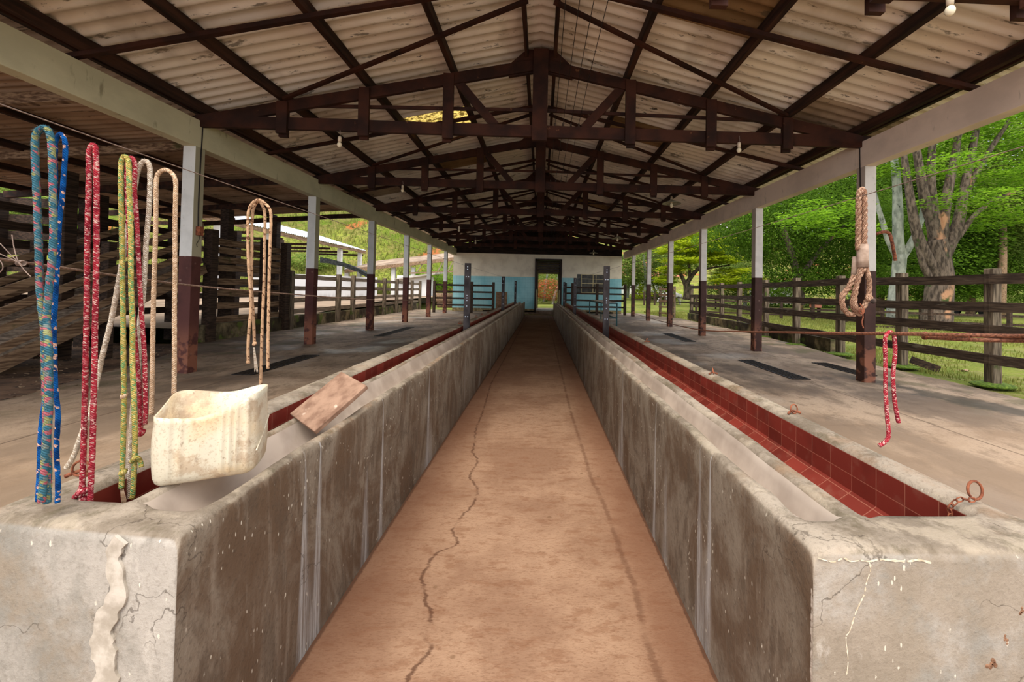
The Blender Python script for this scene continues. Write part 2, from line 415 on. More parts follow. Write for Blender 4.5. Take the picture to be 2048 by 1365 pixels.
def floor_mat():
    t = NT('alley_floor_concrete'); x, y, z = t.xyz()
    a = t.noise(1.6, 9, rough=.66); b = t.noise(13, 8, (.6, 1.4, 1), rough=.7); c = t.noise(90, 5, (.6, 1.6, 1), rough=.7)
    col = t.mix(t.step(a, .38, .60), lin(136, 102, 78), lin(160, 126, 99))
    col = t.mix(t.math('MULTIPLY', t.step(b, .5, .62), .5), col, lin(122, 82, 56))
    col = t.mix(t.math('MULTIPLY', t.step(c, .5, .64), .45), col, lin(108, 72, 48))
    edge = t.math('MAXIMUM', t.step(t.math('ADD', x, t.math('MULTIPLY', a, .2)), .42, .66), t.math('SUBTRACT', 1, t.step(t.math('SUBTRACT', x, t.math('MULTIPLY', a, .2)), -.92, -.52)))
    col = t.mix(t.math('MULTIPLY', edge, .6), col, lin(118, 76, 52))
    col = t.mix(t.math('MULTIPLY', crk2(t, x, y, [(1.3, -.44), (1.54, -.434), (1.64, -.387), (1.71, -.429), (1.80, -.422), (1.90, -.48), (2.066, -.536), (2.227, -.517), (2.305, -.418), (2.446, -.473), (2.79, -.40), (2.9, -.40), (3.16, -.495), (3.39, -.474), (3.65, -.555), (4.32, -.613), (6.5, -.70)], .013, .09, .44), .75), col, lin(72, 40, 22))
    col = t.mix(t.math('MULTIPLY', crk2(t, x, y, [(1.3, .45), (1.707, .44), (1.96, .457), (2.26, .444), (2.67, .432), (3.18, .39), (5, .36)], .022, .05, .42), .5), col, lin(86, 52, 32))
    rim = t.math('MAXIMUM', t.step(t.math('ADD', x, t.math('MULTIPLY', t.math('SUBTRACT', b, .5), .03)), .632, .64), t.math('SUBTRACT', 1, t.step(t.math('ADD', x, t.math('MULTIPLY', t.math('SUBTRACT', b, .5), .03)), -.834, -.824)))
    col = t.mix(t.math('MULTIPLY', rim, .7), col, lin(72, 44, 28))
    jn = t.math('SUBTRACT', 1, t.step(t.math('ABSOLUTE', t.math('SUBTRACT', t.math('FRACT', t.math('MULTIPLY', y, 1/2.9)), .27)), .0004, .0016))
    col = t.mix(t.math('MULTIPLY', jn, .45), col, lin(96, 66, 46))
    sp = t.math('SUBTRACT', 1, t.step(t.math('ADD', t.vor(7), t.math('MULTIPLY', t.math('SUBTRACT', b, .5), .15)), .06, .10)); sp = t.math('MULTIPLY', sp, t.step(t.noise(4, 2, loc=(2, 2, 2)), .5, .58))
    col = t.mix(t.math('MULTIPLY', sp, .55), col, lin(104, 74, 48))
    return t.fin(col, .85, t.math('ADD', b, t.math('MULTIPLY', c, .6)), .5, .006)
M['floor'] = floor_mat()
def plat_mat():
    t = NT('platform_concrete'); x, y, z = t.xyz()
    a = t.noise(1.0, 9, rough=.68); b = t.noise(6, 9, (1, .5, 1), rough=.72); c = t.noise(60, 6, (.7, 1.3, 1), rough=.7)
    col = t.mix(t.step(a, .38, .60), lin(132, 109, 88), lin(168, 145, 122))
    col = t.mix(t.math('MULTIPLY', t.step(b, .5, .62), .55), col, lin(88, 72, 56))
    col = t.mix(t.math('MULTIPLY', t.step(c, .5, .64), .4), col, lin(82, 66, 52))
    w_ = t.noise(.5, 8, (1, .5, 1), loc=(4, 1, 0), rough=.66); col = t.mix(t.math('MULTIPLY', t.step(w_, .47, .57), .7), col, lin(88, 74, 63))
    near = t.math('SUBTRACT', 1, t.step(t.math('ADD', y, t.math('MULTIPLY', a, 2)), 3.5, 6.5))
    col = t.mix(t.math('MULTIPLY', near, .45), col, lin(156, 130, 104))
    gr = t.math('MULTIPLY', t.step(t.math('ABSOLUTE', x), 4.2, 5.6), t.step(t.noise(1.6, 5, loc=(5, 5, 5)), .5, .6))
    col = t.mix(t.math('MULTIPLY', gr, .6), col, lin(84, 80, 50))
    pu = t.math('ABSOLUTE', t.math('SUBTRACT', t.math('ADD', x, t.math('MULTIPLY', y, .26)), 6.3))
    pu = t.math('ADD', pu, t.math('MULTIPLY', t.math('SUBTRACT', a, .5), 1.2))
    pm = t.math('MULTIPLY', t.math('SUBTRACT', 1, t.step(pu, .12, .3)), t.math('MULTIPLY', t.step(x, 4.3, 4.7), t.math('SUBTRACT', 1, t.step(y, 6.2, 6.8))))
    col = t.mix(t.math('MULTIPLY', pm, .75), col, lin(62, 56, 46))
    for x0, am in ((3.75, .05), (-3.93, .08)):
        d = t.math('ABSOLUTE', t.math('SUBTRACT', t.math('SUBTRACT', x, x0), t.math('MULTIPLY', t.math('SUBTRACT', t.noise(1.5, 3, (0, 1, 0)), .5), am)))
        col = t.mix(t.math('MULTIPLY', t.math('SUBTRACT', 1, t.step(d, .004, .014)), .7), col, lin(74, 54, 40))
    jn = t.math('SUBTRACT', 1, t.step(t.math('ABSOLUTE', t.math('SUBTRACT', t.math('FRACT', t.math('MULTIPLY', y, 1/2.6)), .5)), .0006, .003))
    col = t.mix(t.math('MULTIPLY', jn, .35), col, lin(90, 70, 54))
    wet = t.step(t.noise(.6, 4, loc=(8, 3, 1)), .5, .62)
    rg = t.math('SUBTRACT', .85, t.math('MULTIPLY', wet, .35))
    return t.fin(col, rg, t.math('ADD', b, t.math('MULTIPLY', c, .4)), .25, .006)
M['platform'] = plat_mat()
def basin_mat():
    t = NT('smooth_basin_plaster'); a = t.noise(4, 5)
    return t.fin(t.mix(t.step(a, .35, .65), lin(158, 141, 126), lin(182, 165, 149)), .6, a, .08, .004)
M['basin'] = basin_mat()
def tile_mat():
    t = NT('red_quarry_tiles'); uvn = t.n.new('ShaderNodeUVMap'); u, v, _ = t.xyz(uvn.outputs[0])
    fu = t.math('FRACT', t.math('MULTIPLY', u, 1/.12)); fv = t.math('FRACT', t.math('ADD', .0, t.math('MULTIPLY', v, 1/.0755)))
    du = t.math('MINIMUM', fu, t.math('SUBTRACT', 1, fu)); dv = t.math('MINIMUM', fv, t.math('SUBTRACT', 1, fv))
    g = t.math('SUBTRACT', 1, t.math('MINIMUM', t.step(du, .008, .02), t.step(dv, .012, .032)))
    cu = t.math('FLOOR', t.math('MULTIPLY', u, 1/.12)); cv = t.math('FLOOR', t.math('MULTIPLY', v, 1/.0755))
    wn_ = t.n.new('ShaderNodeTexWhiteNoise'); t.l.new(t.comb(cu, cv, 0), wn_.inputs[0])
    col = t.mix(wn_.outputs['Value'], lin(104, 38, 28), lin(134, 52, 40))
    col = t.mix(t.math('MULTIPLY', t.step(t.noise(14, 5), .52, .7), .35), col, lin(136, 84, 68))
    col = t.mix(t.math('MULTIPLY', t.step(t.noise(5, 5, loc=(3, 3, 3)), .5, .7), .4), col, lin(80, 28, 20))
    col = t.mix(t.math('MULTIPLY', g, .55), col, lin(176, 116, 92))
    return t.fin(col, .45, t.math('SUBTRACT', 1, g), .3, .002, .4)
M['tile'] = tile_mat()
def col_mat(name, wht, brn, zc, sidec, sidef):
    t = NT(name); x, y, z = t.xyz(); a = t.noise(5, 6); 
    cw = t.mix(t.step(a, .4, .7), wht, tuple(c*.86 for c in wht[:3]))
    cw = t.mix(t.math('MULTIPLY', t.step(t.noise(22, 3), .68, .74), .6), cw, lin(150, 140, 118))
    cb = t.mix(t.step(a, .4, .65), brn, tuple(c*.72 for c in brn[:3]))
    cb = t.mix(t.math('MULTIPLY', t.math('SUBTRACT', 1, t.step(t.vor(7), .05, .16)), .35), cb, lin(170, 140, 128))
    low = t.math('MULTIPLY', t.math('SUBTRACT', 1, t.step(z, .25, .75)), t.step(t.noise(6, 5, loc=(4, 0, 2)), .44, .54))
    cb = t.mix(t.math('MULTIPLY', low, .7), cb, lin(150, 96, 72))
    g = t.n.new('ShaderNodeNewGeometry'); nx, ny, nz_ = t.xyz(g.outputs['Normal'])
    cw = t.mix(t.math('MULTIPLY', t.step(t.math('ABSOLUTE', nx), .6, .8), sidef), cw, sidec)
    col = t.mix(t.step(z, zc-.004, zc+.004), cb, cw)
    return t.fin(col, .7, a, .15, .004)
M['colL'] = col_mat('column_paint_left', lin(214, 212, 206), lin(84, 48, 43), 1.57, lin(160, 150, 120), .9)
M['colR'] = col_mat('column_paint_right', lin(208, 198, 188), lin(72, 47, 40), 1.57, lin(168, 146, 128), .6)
def beam_mat(name, c):
    t = NT(name); a = t.noise(2.5, 6, (1, .6, 1)); b = t.noise(9, 6, (1, 1, .3))
    col = t.mix(t.step(a, .38, .66), c, tuple(q*.82 for q in c[:3]))
    col = t.mix(t.math('MULTIPLY', t.step(b, .62, .74), .6), col, lin(96, 84, 60))
    return t.fin(col, .8, a, .12, .004)
M['beamL'] = beam_mat('olive_cream_beam', lin(204, 194, 160)); M['beamR'] = beam_mat('pinkish_cream_beam', lin(226, 204, 186))
def roof_mat(name, c1, c2, dirt, amt=1.):
    t = NT(name); x, y, z = t.xyz()
    a = t.noise(1.1, 6, (.6, 1, 1)); col = t.mix(t.step(a, .35, .65), c1, c2)
    ph = t.math('MULTIPLY', y, 2*PI/.177); val = t.step(t.math('SINE', ph), -.2, 1)
    col = t.mix(t.math('MULTIPLY', val, .28*amt), col, dirt)
    m1 = t.noise(2.6, 6, (.7, 3.2, 1), rough=.7, loc=(2, 4, 0)); col = t.mix(t.math('MULTIPLY', t.step(m1, .585, .65), .75*amt), col, lin(84, 72, 54))
    m2 = t.noise(5, 6, (.8, 3.5, 1), rough=.7, loc=(7, 1, 0)); col = t.mix(t.math('MULTIPLY', t.step(m2, .625, .68), .9*amt), col, lin(44, 38, 28))
    m3_ = t.noise(1.3, 4, (1, .5, 1), loc=(1, 9, 0)); col = t.mix(t.math('MULTIPLY', t.step(m3_, .5, .64), .35), col, dirt)
    return t.fin(col, .95, t.noise(30, 4), .15, .004)
M['roof'] = roof_mat('fibre_cement_roof', lin(232, 214, 196), lin(246, 234, 220), lin(138, 112, 92))
M['roofbrown'] = roof_mat('brown_translucent_sheet', lin(132, 100, 66), lin(160, 124, 84), lin(84, 62, 40))
M['roofold'] = roof_mat('stained_old_sheet', lin(132, 110, 92), lin(168, 146, 124), lin(70, 52, 40))
M['roofleanto'] = roof_mat('leanto_rust_roof', lin(170, 142, 118), lin(204, 176, 150), lin(92, 66, 48))
def bluewall():
    t = NT('half_tiled_end_wall'); x, y, z = t.xyz()
    a = t.noise(2, 5); 
    up = t.mix(t.step(a, .4, .7), lin(236, 222, 196), lin(218, 202, 176))
    fx = t.math('FRACT', t.math('MULTIPLY', x, 1/.15)); fz = t.math('FRACT', t.math('MULTIPLY', z, 1/.15))
    g = t.math('MAXIMUM', t.math('LESS_THAN', fx, .05), t.math('LESS_THAN', fz, .05))
    bl = t.mix(t.step(t.noise(1.2, 4, loc=(1, 1, 1)), .4, .65), lin(132, 190, 196), lin(160, 208, 210))
    bl = t.mix(t.math('MULTIPLY', g, .4), bl, lin(96, 140, 146))
    low = t.mix(t.step(t.noise(8, 5), .45, .6), lin(120, 104, 70), lin(160, 138, 100))
    col = t.mix(t.step(z, 1.935, 1.94), bl, up); col = t.mix(t.step(z, .17, .2), low, col)
    return t.fin(col, .5, a, .05, .003)
M['endwall'] = bluewall()
def lowwall():
    t = NT('mossy_low_wall'); a = t.noise(2, 7, rough=.65); b = t.noise(1.1, 5, loc=(3, 2, 1))
    col = t.mix(t.step(a, .4, .6), lin(70, 60, 44), lin(140, 124, 92))
    col = t.mix(t.math('MULTIPLY', t.step(b, .48, .58), .8), col, lin(40, 34, 24))
    col = t.mix(t.math('MULTIPLY', t.step(t.noise(2.4, 4, loc=(9, 9, 9)), .55, .64), .8), col, lin(96, 110, 44))
    return t.fin(col, .95, a, .6, .02)
M['lowwall'] = lowwall()
def whitewall():
    t = NT('white_boundary_wall'); x, y, z = t.xyz(); a = t.noise(3, 6, (1, 1, .3))
    f = t.math('MULTIPLY', t.math('SUBTRACT', 1, t.step(z, .4, .95)), t.step(a, .4, .6))
    return t.fin(t.mix(t.math('MULTIPLY', f, .7), lin(214, 212, 210), lin(110, 100, 90)), .9, a, .1, .01)
M['whitewall'] = whitewall()
def grass_mat(name, c1, c2, c3, s_=1.):
    t = NT(name); a = t.noise(.35*s_, 6); b = t.noise(3*s_, 6); c = t.noise(24*s_, 4, (1, 1, 2))
    col = t.mix(t.step(a, .38, .62), c1, c2); col = t.mix(t.math('MULTIPLY', t.step(b, .48, .64), .6), col, c3)
    col = t.mix(t.math('MULTIPLY', t.step(c, .4, .7), .4), col, tuple(q*.45 for q in c1[:3]))
    return t.fin(col, 1, t.math('ADD', b, c), .9, .08, .1)
M['grass'] = grass_mat('green_grass', lin(96, 108, 42), lin(128, 134, 58), lin(142, 130, 84))
def hill_mat():
    t = NT('hillside_grass'); a = t.noise(.07, 6); b = t.noise(.5, 7, rough=.65); c = t.noise(2.2, 5, (1, 1, 1.6))
    col = t.mix(t.step(a, .4, .6), lin(100, 116, 36), lin(142, 146, 62))
    col = t.mix(t.math('MULTIPLY', t.step(b, .44, .58), .8), col, lin(126, 112, 66))
    col = t.mix(t.math('MULTIPLY', t.step(c, .46, .64), .6), col, lin(70, 92, 26))
    r = t.noise(.14, 5, loc=(5, 3, 1)); col = t.mix(t.math('MULTIPLY', t.step(r, .61, .65), .85), col, lin(168, 96, 58))
    return t.fin(col, 1, t.math('ADD', b, c), 1, .5, .1)
M['hill'] = hill_mat()
def leaf_mat(name, c1, c2, tr=.5):
    t = NT(name); a = t.noise(1.6, 3); g = t.n.new('ShaderNodeNewGeometry')
    f = t.math('ADD', t.math('MULTIPLY', g.outputs['Random Per Island'], .6), t.math('MULTIPLY', t.step(a, .35, .65), .4))
    col = t.mix(f, c1, c2); t.fin(col, .7, spec=.1)
    tl = t.n.new('ShaderNodeBsdfTranslucent'); t.l.new(col, tl.inputs[0])
    mx = t.n.new('ShaderNodeMixShader'); mx.inputs[0].default_value = tr
    t.l.new(t.b.outputs[0], mx.inputs[1]); t.l.new(tl.outputs[0], mx.inputs[2]); t.l.new(mx.outputs[0], t.out.inputs[0])
    return t.m
M['leafA'] = leaf_mat('fern_green_leaves', lin(66, 108, 20), lin(148, 186, 50))
M['leafB'] = leaf_mat('dark_green_leaves', lin(46, 76, 18), lin(116, 150, 46))
M['leafY'] = leaf_mat('yellow_green_leaves', lin(134, 158, 18), lin(206, 212, 56))
M['leafC'] = leaf_mat('mid_green_leaves', lin(84, 110, 44), lin(160, 178, 86))
M['leafR'] = leaf_mat('russet_leaves', lin(150, 70, 44), lin(196, 122, 82))
M['blade'] = leaf_mat('grass_blades', lin(92, 102, 38), lin(152, 150, 80), .35)
M['litter'] = simple('dry_leaf_litter', lin(112, 84, 60), lin(168, 144, 116), 20, (1, 1, 1), .9, .2, .002)

def rope_mat(name, base, cols, su=6, sv=90, th=.32, base2=None):
    """braid: small cells around (u) and along (v) the rope"""
    t = NT(name); uvn = t.n.new('ShaderNodeUVMap'); u, v, _ = t.xyz(uvn.outputs[0])
    tw = t.math('ADD', u, t.math('MULTIPLY', v, 14))
    vec = t.comb(t.math('MULTIPLY', tw, su), t.math('MULTIPLY', v, sv), 0)
    vn = t.n.new('ShaderNodeTexVoronoi'); vn.inputs['Scale'].default_value = 1; t.l.new(vec, vn.inputs['Vector'])
    sp = t.n.new('ShaderNodeSeparateColor'); t.l.new(vn.outputs['Color'], sp.inputs[0])
    a = t.noise(30, 4); col = t.mix(t.step(a, .35, .65), base, base2 or tuple(q*.72 for q in base[:3]))
    lo = 1-th
    for k, c in enumerate(cols):
        step_ = th/len(cols); l0 = lo+k*step_
        m_ = t.math('MULTIPLY', t.math('GREATER_THAN', sp.outputs[0], l0), t.math('LESS_THAN', sp.outputs[0], l0+step_+.001))
        col = t.mix(m_, col, c)
    br = t.math('SINE', t.math('MULTIPLY', t.math('ADD', t.math('MULTIPLY', u, 5), t.math('MULTIPLY', v, 160)), 2*PI/1))
    return t.fin(col, .95, br, .5, .003, .1)
M['r_multi'] = rope_mat('teal_pink_yellow_rope', lin(60, 104, 118), [lin(160, 88, 94), lin(132, 132, 88), lin(104, 114, 110)], 4, 110, .5)
M['r_blue'] = rope_mat('bright_blue_rope', lin(18, 88, 156), [lin(206, 160, 140)], 5, 150, .12, lin(10, 50, 100))
M['r_red'] = rope_mat('red_white_rope', lin(172, 50, 60), [lin(206, 160, 148), lin(180, 88, 92)], 7, 300, .36, lin(128, 32, 44))
M['r_yellow'] = rope_mat('yellow_green_rope', lin(180, 162, 84), [lin(110, 150, 96), lin(206, 180, 110)], 7, 260, .5)
M['r_grey'] = rope_mat('greyish_white_rope', lin(186, 166, 144), [lin(214, 200, 182)], 7, 260, .3)
M['r_beige'] = rope_mat('smooth_beige_rope', lin(196, 160, 126), [lin(214, 184, 154)], 7, 320, .35)
M['r_tan'] = rope_mat('spotted_tan_rope', lin(200, 160, 124), [lin(110, 76, 54)], 5, 170, .12)
M['r_thick'] = rope_mat('thick_twisted_rope', lin(158, 122, 98), [lin(178, 144, 120), lin(128, 92, 72)], 4, 160, .4)
def plastic():
    t = NT('dirty_cream_plastic'); x, y, z = t.xyz(); a = t.noise(9, 6, rough=.7); b = t.noise(60, 4, (1, 1, .6)); c = t.noise(5, 4, loc=(3, 8, 2))
    col = t.mix(t.step(c, .4, .65), lin(204, 192, 168), lin(206, 178, 138))
    col = t.mix(t.math('MULTIPLY', t.step(a, .52, .62), .6), col, lin(164, 134, 104))
    col = t.mix(t.math('MULTIPLY', t.step(t.noise(140, 5, (1, 1, 1)), .54, .66), .4), col, lin(150, 122, 94))
    col = t.mix(t.math('MULTIPLY', t.step(b, .62, .7), .45), col, lin(120, 92, 70))
    return t.fin(col, .45, a, .08, .003, .4)
M['plastic'] = plastic()
M['board'] = simple('weathered_board', lin(118, 88, 70), lin(154, 122, 100), 14, (1, 1, 1), .85, .4, .004, spots=((lin(206, 182, 160), 12, .62, .7, (1, 1, 1)), (lin(92, 62, 46), 7, .62, .72, (1, 1, 1))))
M['patch'] = simple('pale_plaster', lin(160, 148, 132), lin(192, 180, 165), 24, (1, 1, 1), .95, .6, .004)
M['mud'] = simple('dried_mud', lin(104, 72, 52), lin(140, 104, 80), 90, (1, 1, 1), 1, .6, .003)
M['worn'] = simple('crumbled_render', lin(150, 134, 118), lin(186, 168, 152), 60, (1, 1, 1), 1, .8, .006)
M['lime'] = simple('lime_deposit', lin(186, 168, 140), lin(214, 200, 178), 60, (1, 1, 1), .95, .5, .004)
M['dark_gap'] = simple('dark_gable_boards', lin(26, 18, 14), lin(46, 32, 24), 3, (1, 1, 6), .9, .2, .01)

# ------------------------------------------------------------------ big structure
Y1, SP = 5.93, 3.077             # first truss, bay length
XC = -0.07                        # centre line of the roof
YW = 23.5                         # end wall
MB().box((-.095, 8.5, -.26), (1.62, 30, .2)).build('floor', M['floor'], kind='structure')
MB().box((5.0, -3.5, -.30), (40, 9.2, .2)).build('front_ground', M['platform'], kind='structure')
def plat(name, outline, zt):
    MB().poly([(x, y, -.35) for x, y in outline], (0, 0, .35+zt)).build(name, M['platform'], kind='structure')
plat('platform_left', [(-1.38, 1.12), (-1.38, 24.4), (-7.15, 24.4), (-7.1, 9.2), (-6.5, 7.9), (-6.05, 6.85), (-5.7, 5.6), (-5.35, 4.6), (-5.3, 3), (-5.3, 1.12)], 0)
plat('platform_right', [(5.7, 1.05), (5.85, 4.6), (5.95, 6), (5.9, 8), (6.3, 10), (6.6, 14), (6.7, 20), (5.6, 24.4), (1.28, 24.4), (1.28, 1.05)], 0)

# corrugated roof (underside and top) in purlin-to-purlin strips
PUR = [0.0, 1.2, 2.38, 3.55, 4.78]
ZR0, SL = 4.70, .213
def roof_strip(mb, s, xa, xb, dz, y0, y1, pitch=.177, amp=.023, z0=ZR0, sl=SL, xc=XC, nx=2, matf=None):
    ny = int((y1-y0)/(pitch/8)); vs = []; fs = []
    for i in range(ny+1):
        y = y0+i*pitch/8; w_ = amp*math.sin(2*PI*y/pitch)
        for j in range(nx+1):
            a = xa+(xb-xa)*j/nx
            vs.append((xc+s*a, y, z0-sl*a+dz*(j/nx)+w_))
    o = len(mb.v); mb.v.extend(vs)
    for i in range(ny):
        for j in range(nx):
            k = o+i*(nx+1)+j
            mb.f.append([k, k+1, k+nx+2, k+nx+1]); mb.mi.append(matf(s, xa, y0+i*pitch/8) if matf else 0)
def rmat(s, a, y):
    if s > 0 and 1.5 > a > 1.1 and False: return 1
    if s > 0 and 1.1 < a < 2.3 and 3.35 < y < 4.75: return 1
    if s > 0 and 0.5 < a < 1.9 and 7.6 < y < 8.5: return 1
    if s > 0 and 3.5 < a and 5.55 < y < 6.4: return 2
    if s < 0 and 1.1 < a < 2.3 and 9.7 < y < 10.6: return 1
    if s < 0 and 3.4 < a and 10.8 < y < 11.8: return 2
    if s > 0 and 1.1 < a < 2.3 and 14.5 < y < 15.4: return 1
    return 0
r = MB()
for s in (-1, 1):
    for k in range(4):
        a0, a1 = PUR[k], PUR[k+1]+.1
        if s < 0 and k == 1:                       # one clear skylight sheet is let in here
            roof_strip(r, s, a0, a1, -.026, 2.6, 7.45, matf=rmat); roof_strip(r, s, a0, a1, -.026, 8.1, 23.7, matf=rmat)
        else: roof_strip(r, s, a0, a1, -.026, 2.6, 23.7, matf=rmat)
    roof_strip(r, s, PUR[4]-.03, 5.5, 0, 2.6, 23.7, matf=rmat)
r.build('ceiling', [M['roof'], M['roofbrown'], M['roofold']], smooth=True, kind='structure')
def sky_mat():
    t = NT('algae_stained_translucent_sheet'); a = t.noise(30, 5, (.5, 1, 1)); col = t.mix(t.step(a, .42, .58), lin(84, 66, 26), lin(190, 160, 84))
    tl = t.n.new('ShaderNodeBsdfTranslucent'); t.l.new(col, tl.inputs[0]); t.l.new(tl.outputs[0], t.out.inputs[0]); return t.m
sk = MB(); roof_strip(sk, -1, PUR[1], PUR[2]+.1, -.026, 7.45, 8.12)
sk.build('skylight_sheet', sky_mat(), smooth=True, label='yellow stained translucent roof sheet glowing left of the first king post', cat='roof sheet')
rc = MB()                                           # ridge cap
rc.poly([(XC-.28, 2.6, ZR0-.0), (XC, 2.6, ZR0+.07), (XC+.28, 2.6, ZR0-.0), (XC, 2.6, ZR0+.085)], (0, 21.1, 0))
rc.build('ridge_cap', M['roof'], kind='structure')

# end wall with doorway and window
X0, X1 = -4.86, 4.46; DX0, DX1, DZ = -.37, 1.12, 2.96
wb_ = MB(); wt = .22
wb_.box(((X0+DX0)/2, YW+wt/2, 1.6), (DX0-X0, wt, 3.2))
WX0, WX1, WZ0, WZ1 = 1.97, 3.6, 1.12, 2.16
wb_.box(((DX1+WX0)/2, YW+wt/2, 1.6), (WX0-DX1, wt, 3.2))
wb_.box(((WX0+WX1)/2, YW+wt/2, WZ0/2), (WX1-WX0, wt, WZ0))
wb_.box(((WX0+WX1)/2, YW+wt/2, (WZ1+3.2)/2), (WX1-WX0, wt, 3.2-WZ1))
wb_.box(((WX1+X1)/2, YW+wt/2, 1.6), (X1-WX1, wt, 3.2))
wb_.box(((DX0+DX1)/2, YW+wt/2, (DZ+3.2)/2), (DX1-DX0, wt, 3.2-DZ))
wb_.build('wall_back', M['endwall'], kind='structure')
g = MB(); g.poly([(X0, YW+.02, 3.2), (X1, YW+.02, 3.2), (X1, YW+.02, 3.6), (XC, YW+.02, 4.66), (X0, YW+.02, 3.6)], (0, .1, 0))
g.build('wall_gable', M['dark_gap'], kind='structure')
# room behind the wall
rb = MB()
rb.box((-3.0, YW+2.0, 1.5), (.15, 3.6, 3)); rb.box((3.9, YW+2.0, 1.5), (.15, 3.6, 3))
rb.box((-1.6, YW+3.8, 1.5), (2.8, .2, 3)); rb.box((2.55, YW+3.8, 1.5), (3.0, .2, 3)); rb.box((.42, YW+3.8, 2.64), (1.26, .2, .72))
rb.build('wall_dairy_room', M['cream'], kind='structure')
MB().box((.4, YW+2.15, 3.05), (7.2, 3.8, .1)).build('ceiling_dairy_room', M['dark_gap'], kind='structure')
MB().box((.4, YW+2.1, -.02), (7.2, 4.2, .2)).build('floor_dairy_room', M['platform'], kind='structure')
fr = thing('door_1', None, None, (DX0, YW, 0), kind='structure')
f_ = MB()
f_.box((DX0+.04, YW+.05, DZ/2), (.08, .34, DZ)); f_.box((DX1-.04, YW+.05, DZ/2), (.08, .34, DZ)); f_.box(((DX0+DX1)/2, YW+.05, DZ-.04), (DX1-DX0, .34, .08))
f_.build('door_frame', M['darkdoor'], fr)
f2 = MB()
for k in range(5): f2.box(((DX0+DX1)/2, YW+.02, DZ-.17-.13*k), (DX1-DX0-.16, .03, .06))
f2.build('transom_slats', M['darkdoor'], fr)
for s, hx in ((1, DX0+.1), (-1, DX1-.1)):
    d_ = MB(); d_.box((hx, YW+.55, 2.02), (.05, .9, 1.5)); d_.build('upper_leaf', M['darkdoor'], fr)
    d_ = MB(); d_.box((hx, YW+.5, .75), (.05, .8, 1.0)); d_.build('lower_leaf', M['cream'], fr)
wn_ = thing('window_1', None, None, ((WX0+WX1)/2, YW, WZ0), kind='structure')
MB().box(((WX0+WX1)/2, YW+.12, (WZ0+WZ1)/2), (WX1-WX0, .02, WZ1-WZ0)).build('pane', M['glassdark'], wn_)
f_ = MB()
for k in range(5): f_.box(((WX0+WX1)/2+.1, YW+.07, WZ0+.03+(WZ1-WZ0-.04)*k/4), (WX1-WX0-.25, .03, .03))
for xx in (WX0+.25, WX0+.9, WX0+1.06, WX1-.02): f_.box((xx, YW+.07, (WZ0+WZ1)/2), (.035, .035, WZ1-WZ0))
f_.build('window_frame', M['cream'], wn_)

# longitudinal concrete beams and columns
for s, m_, lb in ((-1, 'beamL', 'long olive cream concrete beam carried by the left row of columns'),
                  (1, 'beamR', 'long pinkish cream concrete beam carried by the right row of columns')):
    xb = -4.778 if s < 0 else 4.633
    MB().beam((xb, 2.3, 3.245), (xb, YW+.1, 3.245), .165, .37, seg=20, wob=.004).build('concrete_beam', M[m_], label=lb, cat='beam', bevel=.006)
for s in (-1, 1):
    side = 'left' if s < 0 else 'right'
    for k in range(6):
        xa = -4.778 if s < 0 else 4.633; yy = 5.843+.082+SP*k
        lean = .0 
        mb = MB(); mb.beam((xa, yy, -.05), (xa+lean, yy, 3.06), .165, .165, up=(0, 1, 0), seg=8, wob=.006)
        lb = f'{ORD[k]} white and dark brown painted column of the {side} row, counted from the camera'
        mb.build('concrete_column', M['colL' if s < 0 else 'colR'], label=lb, cat='column', group='painted columns beside the platforms', bevel=.006)

# roof trusses
def make_truss(Y):
    t = thing('roof_truss', 'first', 'truss', (XC, Y, 3.34), 'dark brown timber roof trusses')
    q = lambda x, z: Vector((XC+x, Y, z))
    MB().beam((XC-4.7, Y, 3.43), (XC+4.75, Y, 3.43), .06, .165, seg=10, wob=.008).build('bottom_chord', M['truss'], t, bevel=.004)
    for s in (-1, 1):
        MB().beam(q(s*4.8, 3.40), q(s*.1, 4.37), .06, .155, seg=6, wob=.006).build('top_chord', M['truss'], t, bevel=.004)
        MB().poly([q(s*.1, 4.27), q(s*.45, 4.2), q(s*.45, 4.37), q(s*.2, 4.60), q(s*.0, 4.60)], (0, .05, 0)).build('ridge_gusset', M['truss'], t)
        for x in (1.27, 2.42, 3.52):
            zt = 4.37-.207*(x-.1)+.06
            MB().beam((XC+s*x, Y-.05, 3.28), (XC+s*x, Y-.05, zt), .145, .045, up=(0, 1, 0)).build('web_post', M['truss'], t, bevel=.003)
            MB().beam((XC+s*(x+.03), Y+.05, 3.26), (XC+s*(x+.03), Y+.05, zt), .12, .045, up=(0, 1, 0)).build('web_post', M['truss'], t)
        MB().beam((XC+s*1.24, Y+.015, 4.20), (XC+s*.62, Y+.015, 3.5), .05, .12).build('diagonal_web', M['truss'], t)
        MB().beam((XC+s*.1, Y+.06, 3.76), (XC+s*3.1, Y+.06, 3.72), .03, .045).build('collar_tie', M['truss'], t)
    MB().beam((XC-.0, Y-.045, 3.29), (XC, Y-.045, 4.58), .21, .06, up=(0, 1, 0), seg=4, wob=.008).build('king_post', M['truss'], t, bevel=.004)
    return t
tr = make_truss(Y1)
tr['label'] = 'second roof truss from the camera, big dark brown one spanning the nearest visible columns'
TY = [2.92]+[Y1+SP*k for k in range(6)]
labs = ['nearest roof truss, only its lower chord showing at the top right corner', None] + [
    f'{ORD[k]} dark brown roof truss from the camera, spanning the alley' for k in range(2, 7)]
for k, y in enumerate(TY):
    if k == 1: continue
    dup(tr, (XC, y, 3.34), labs[k])
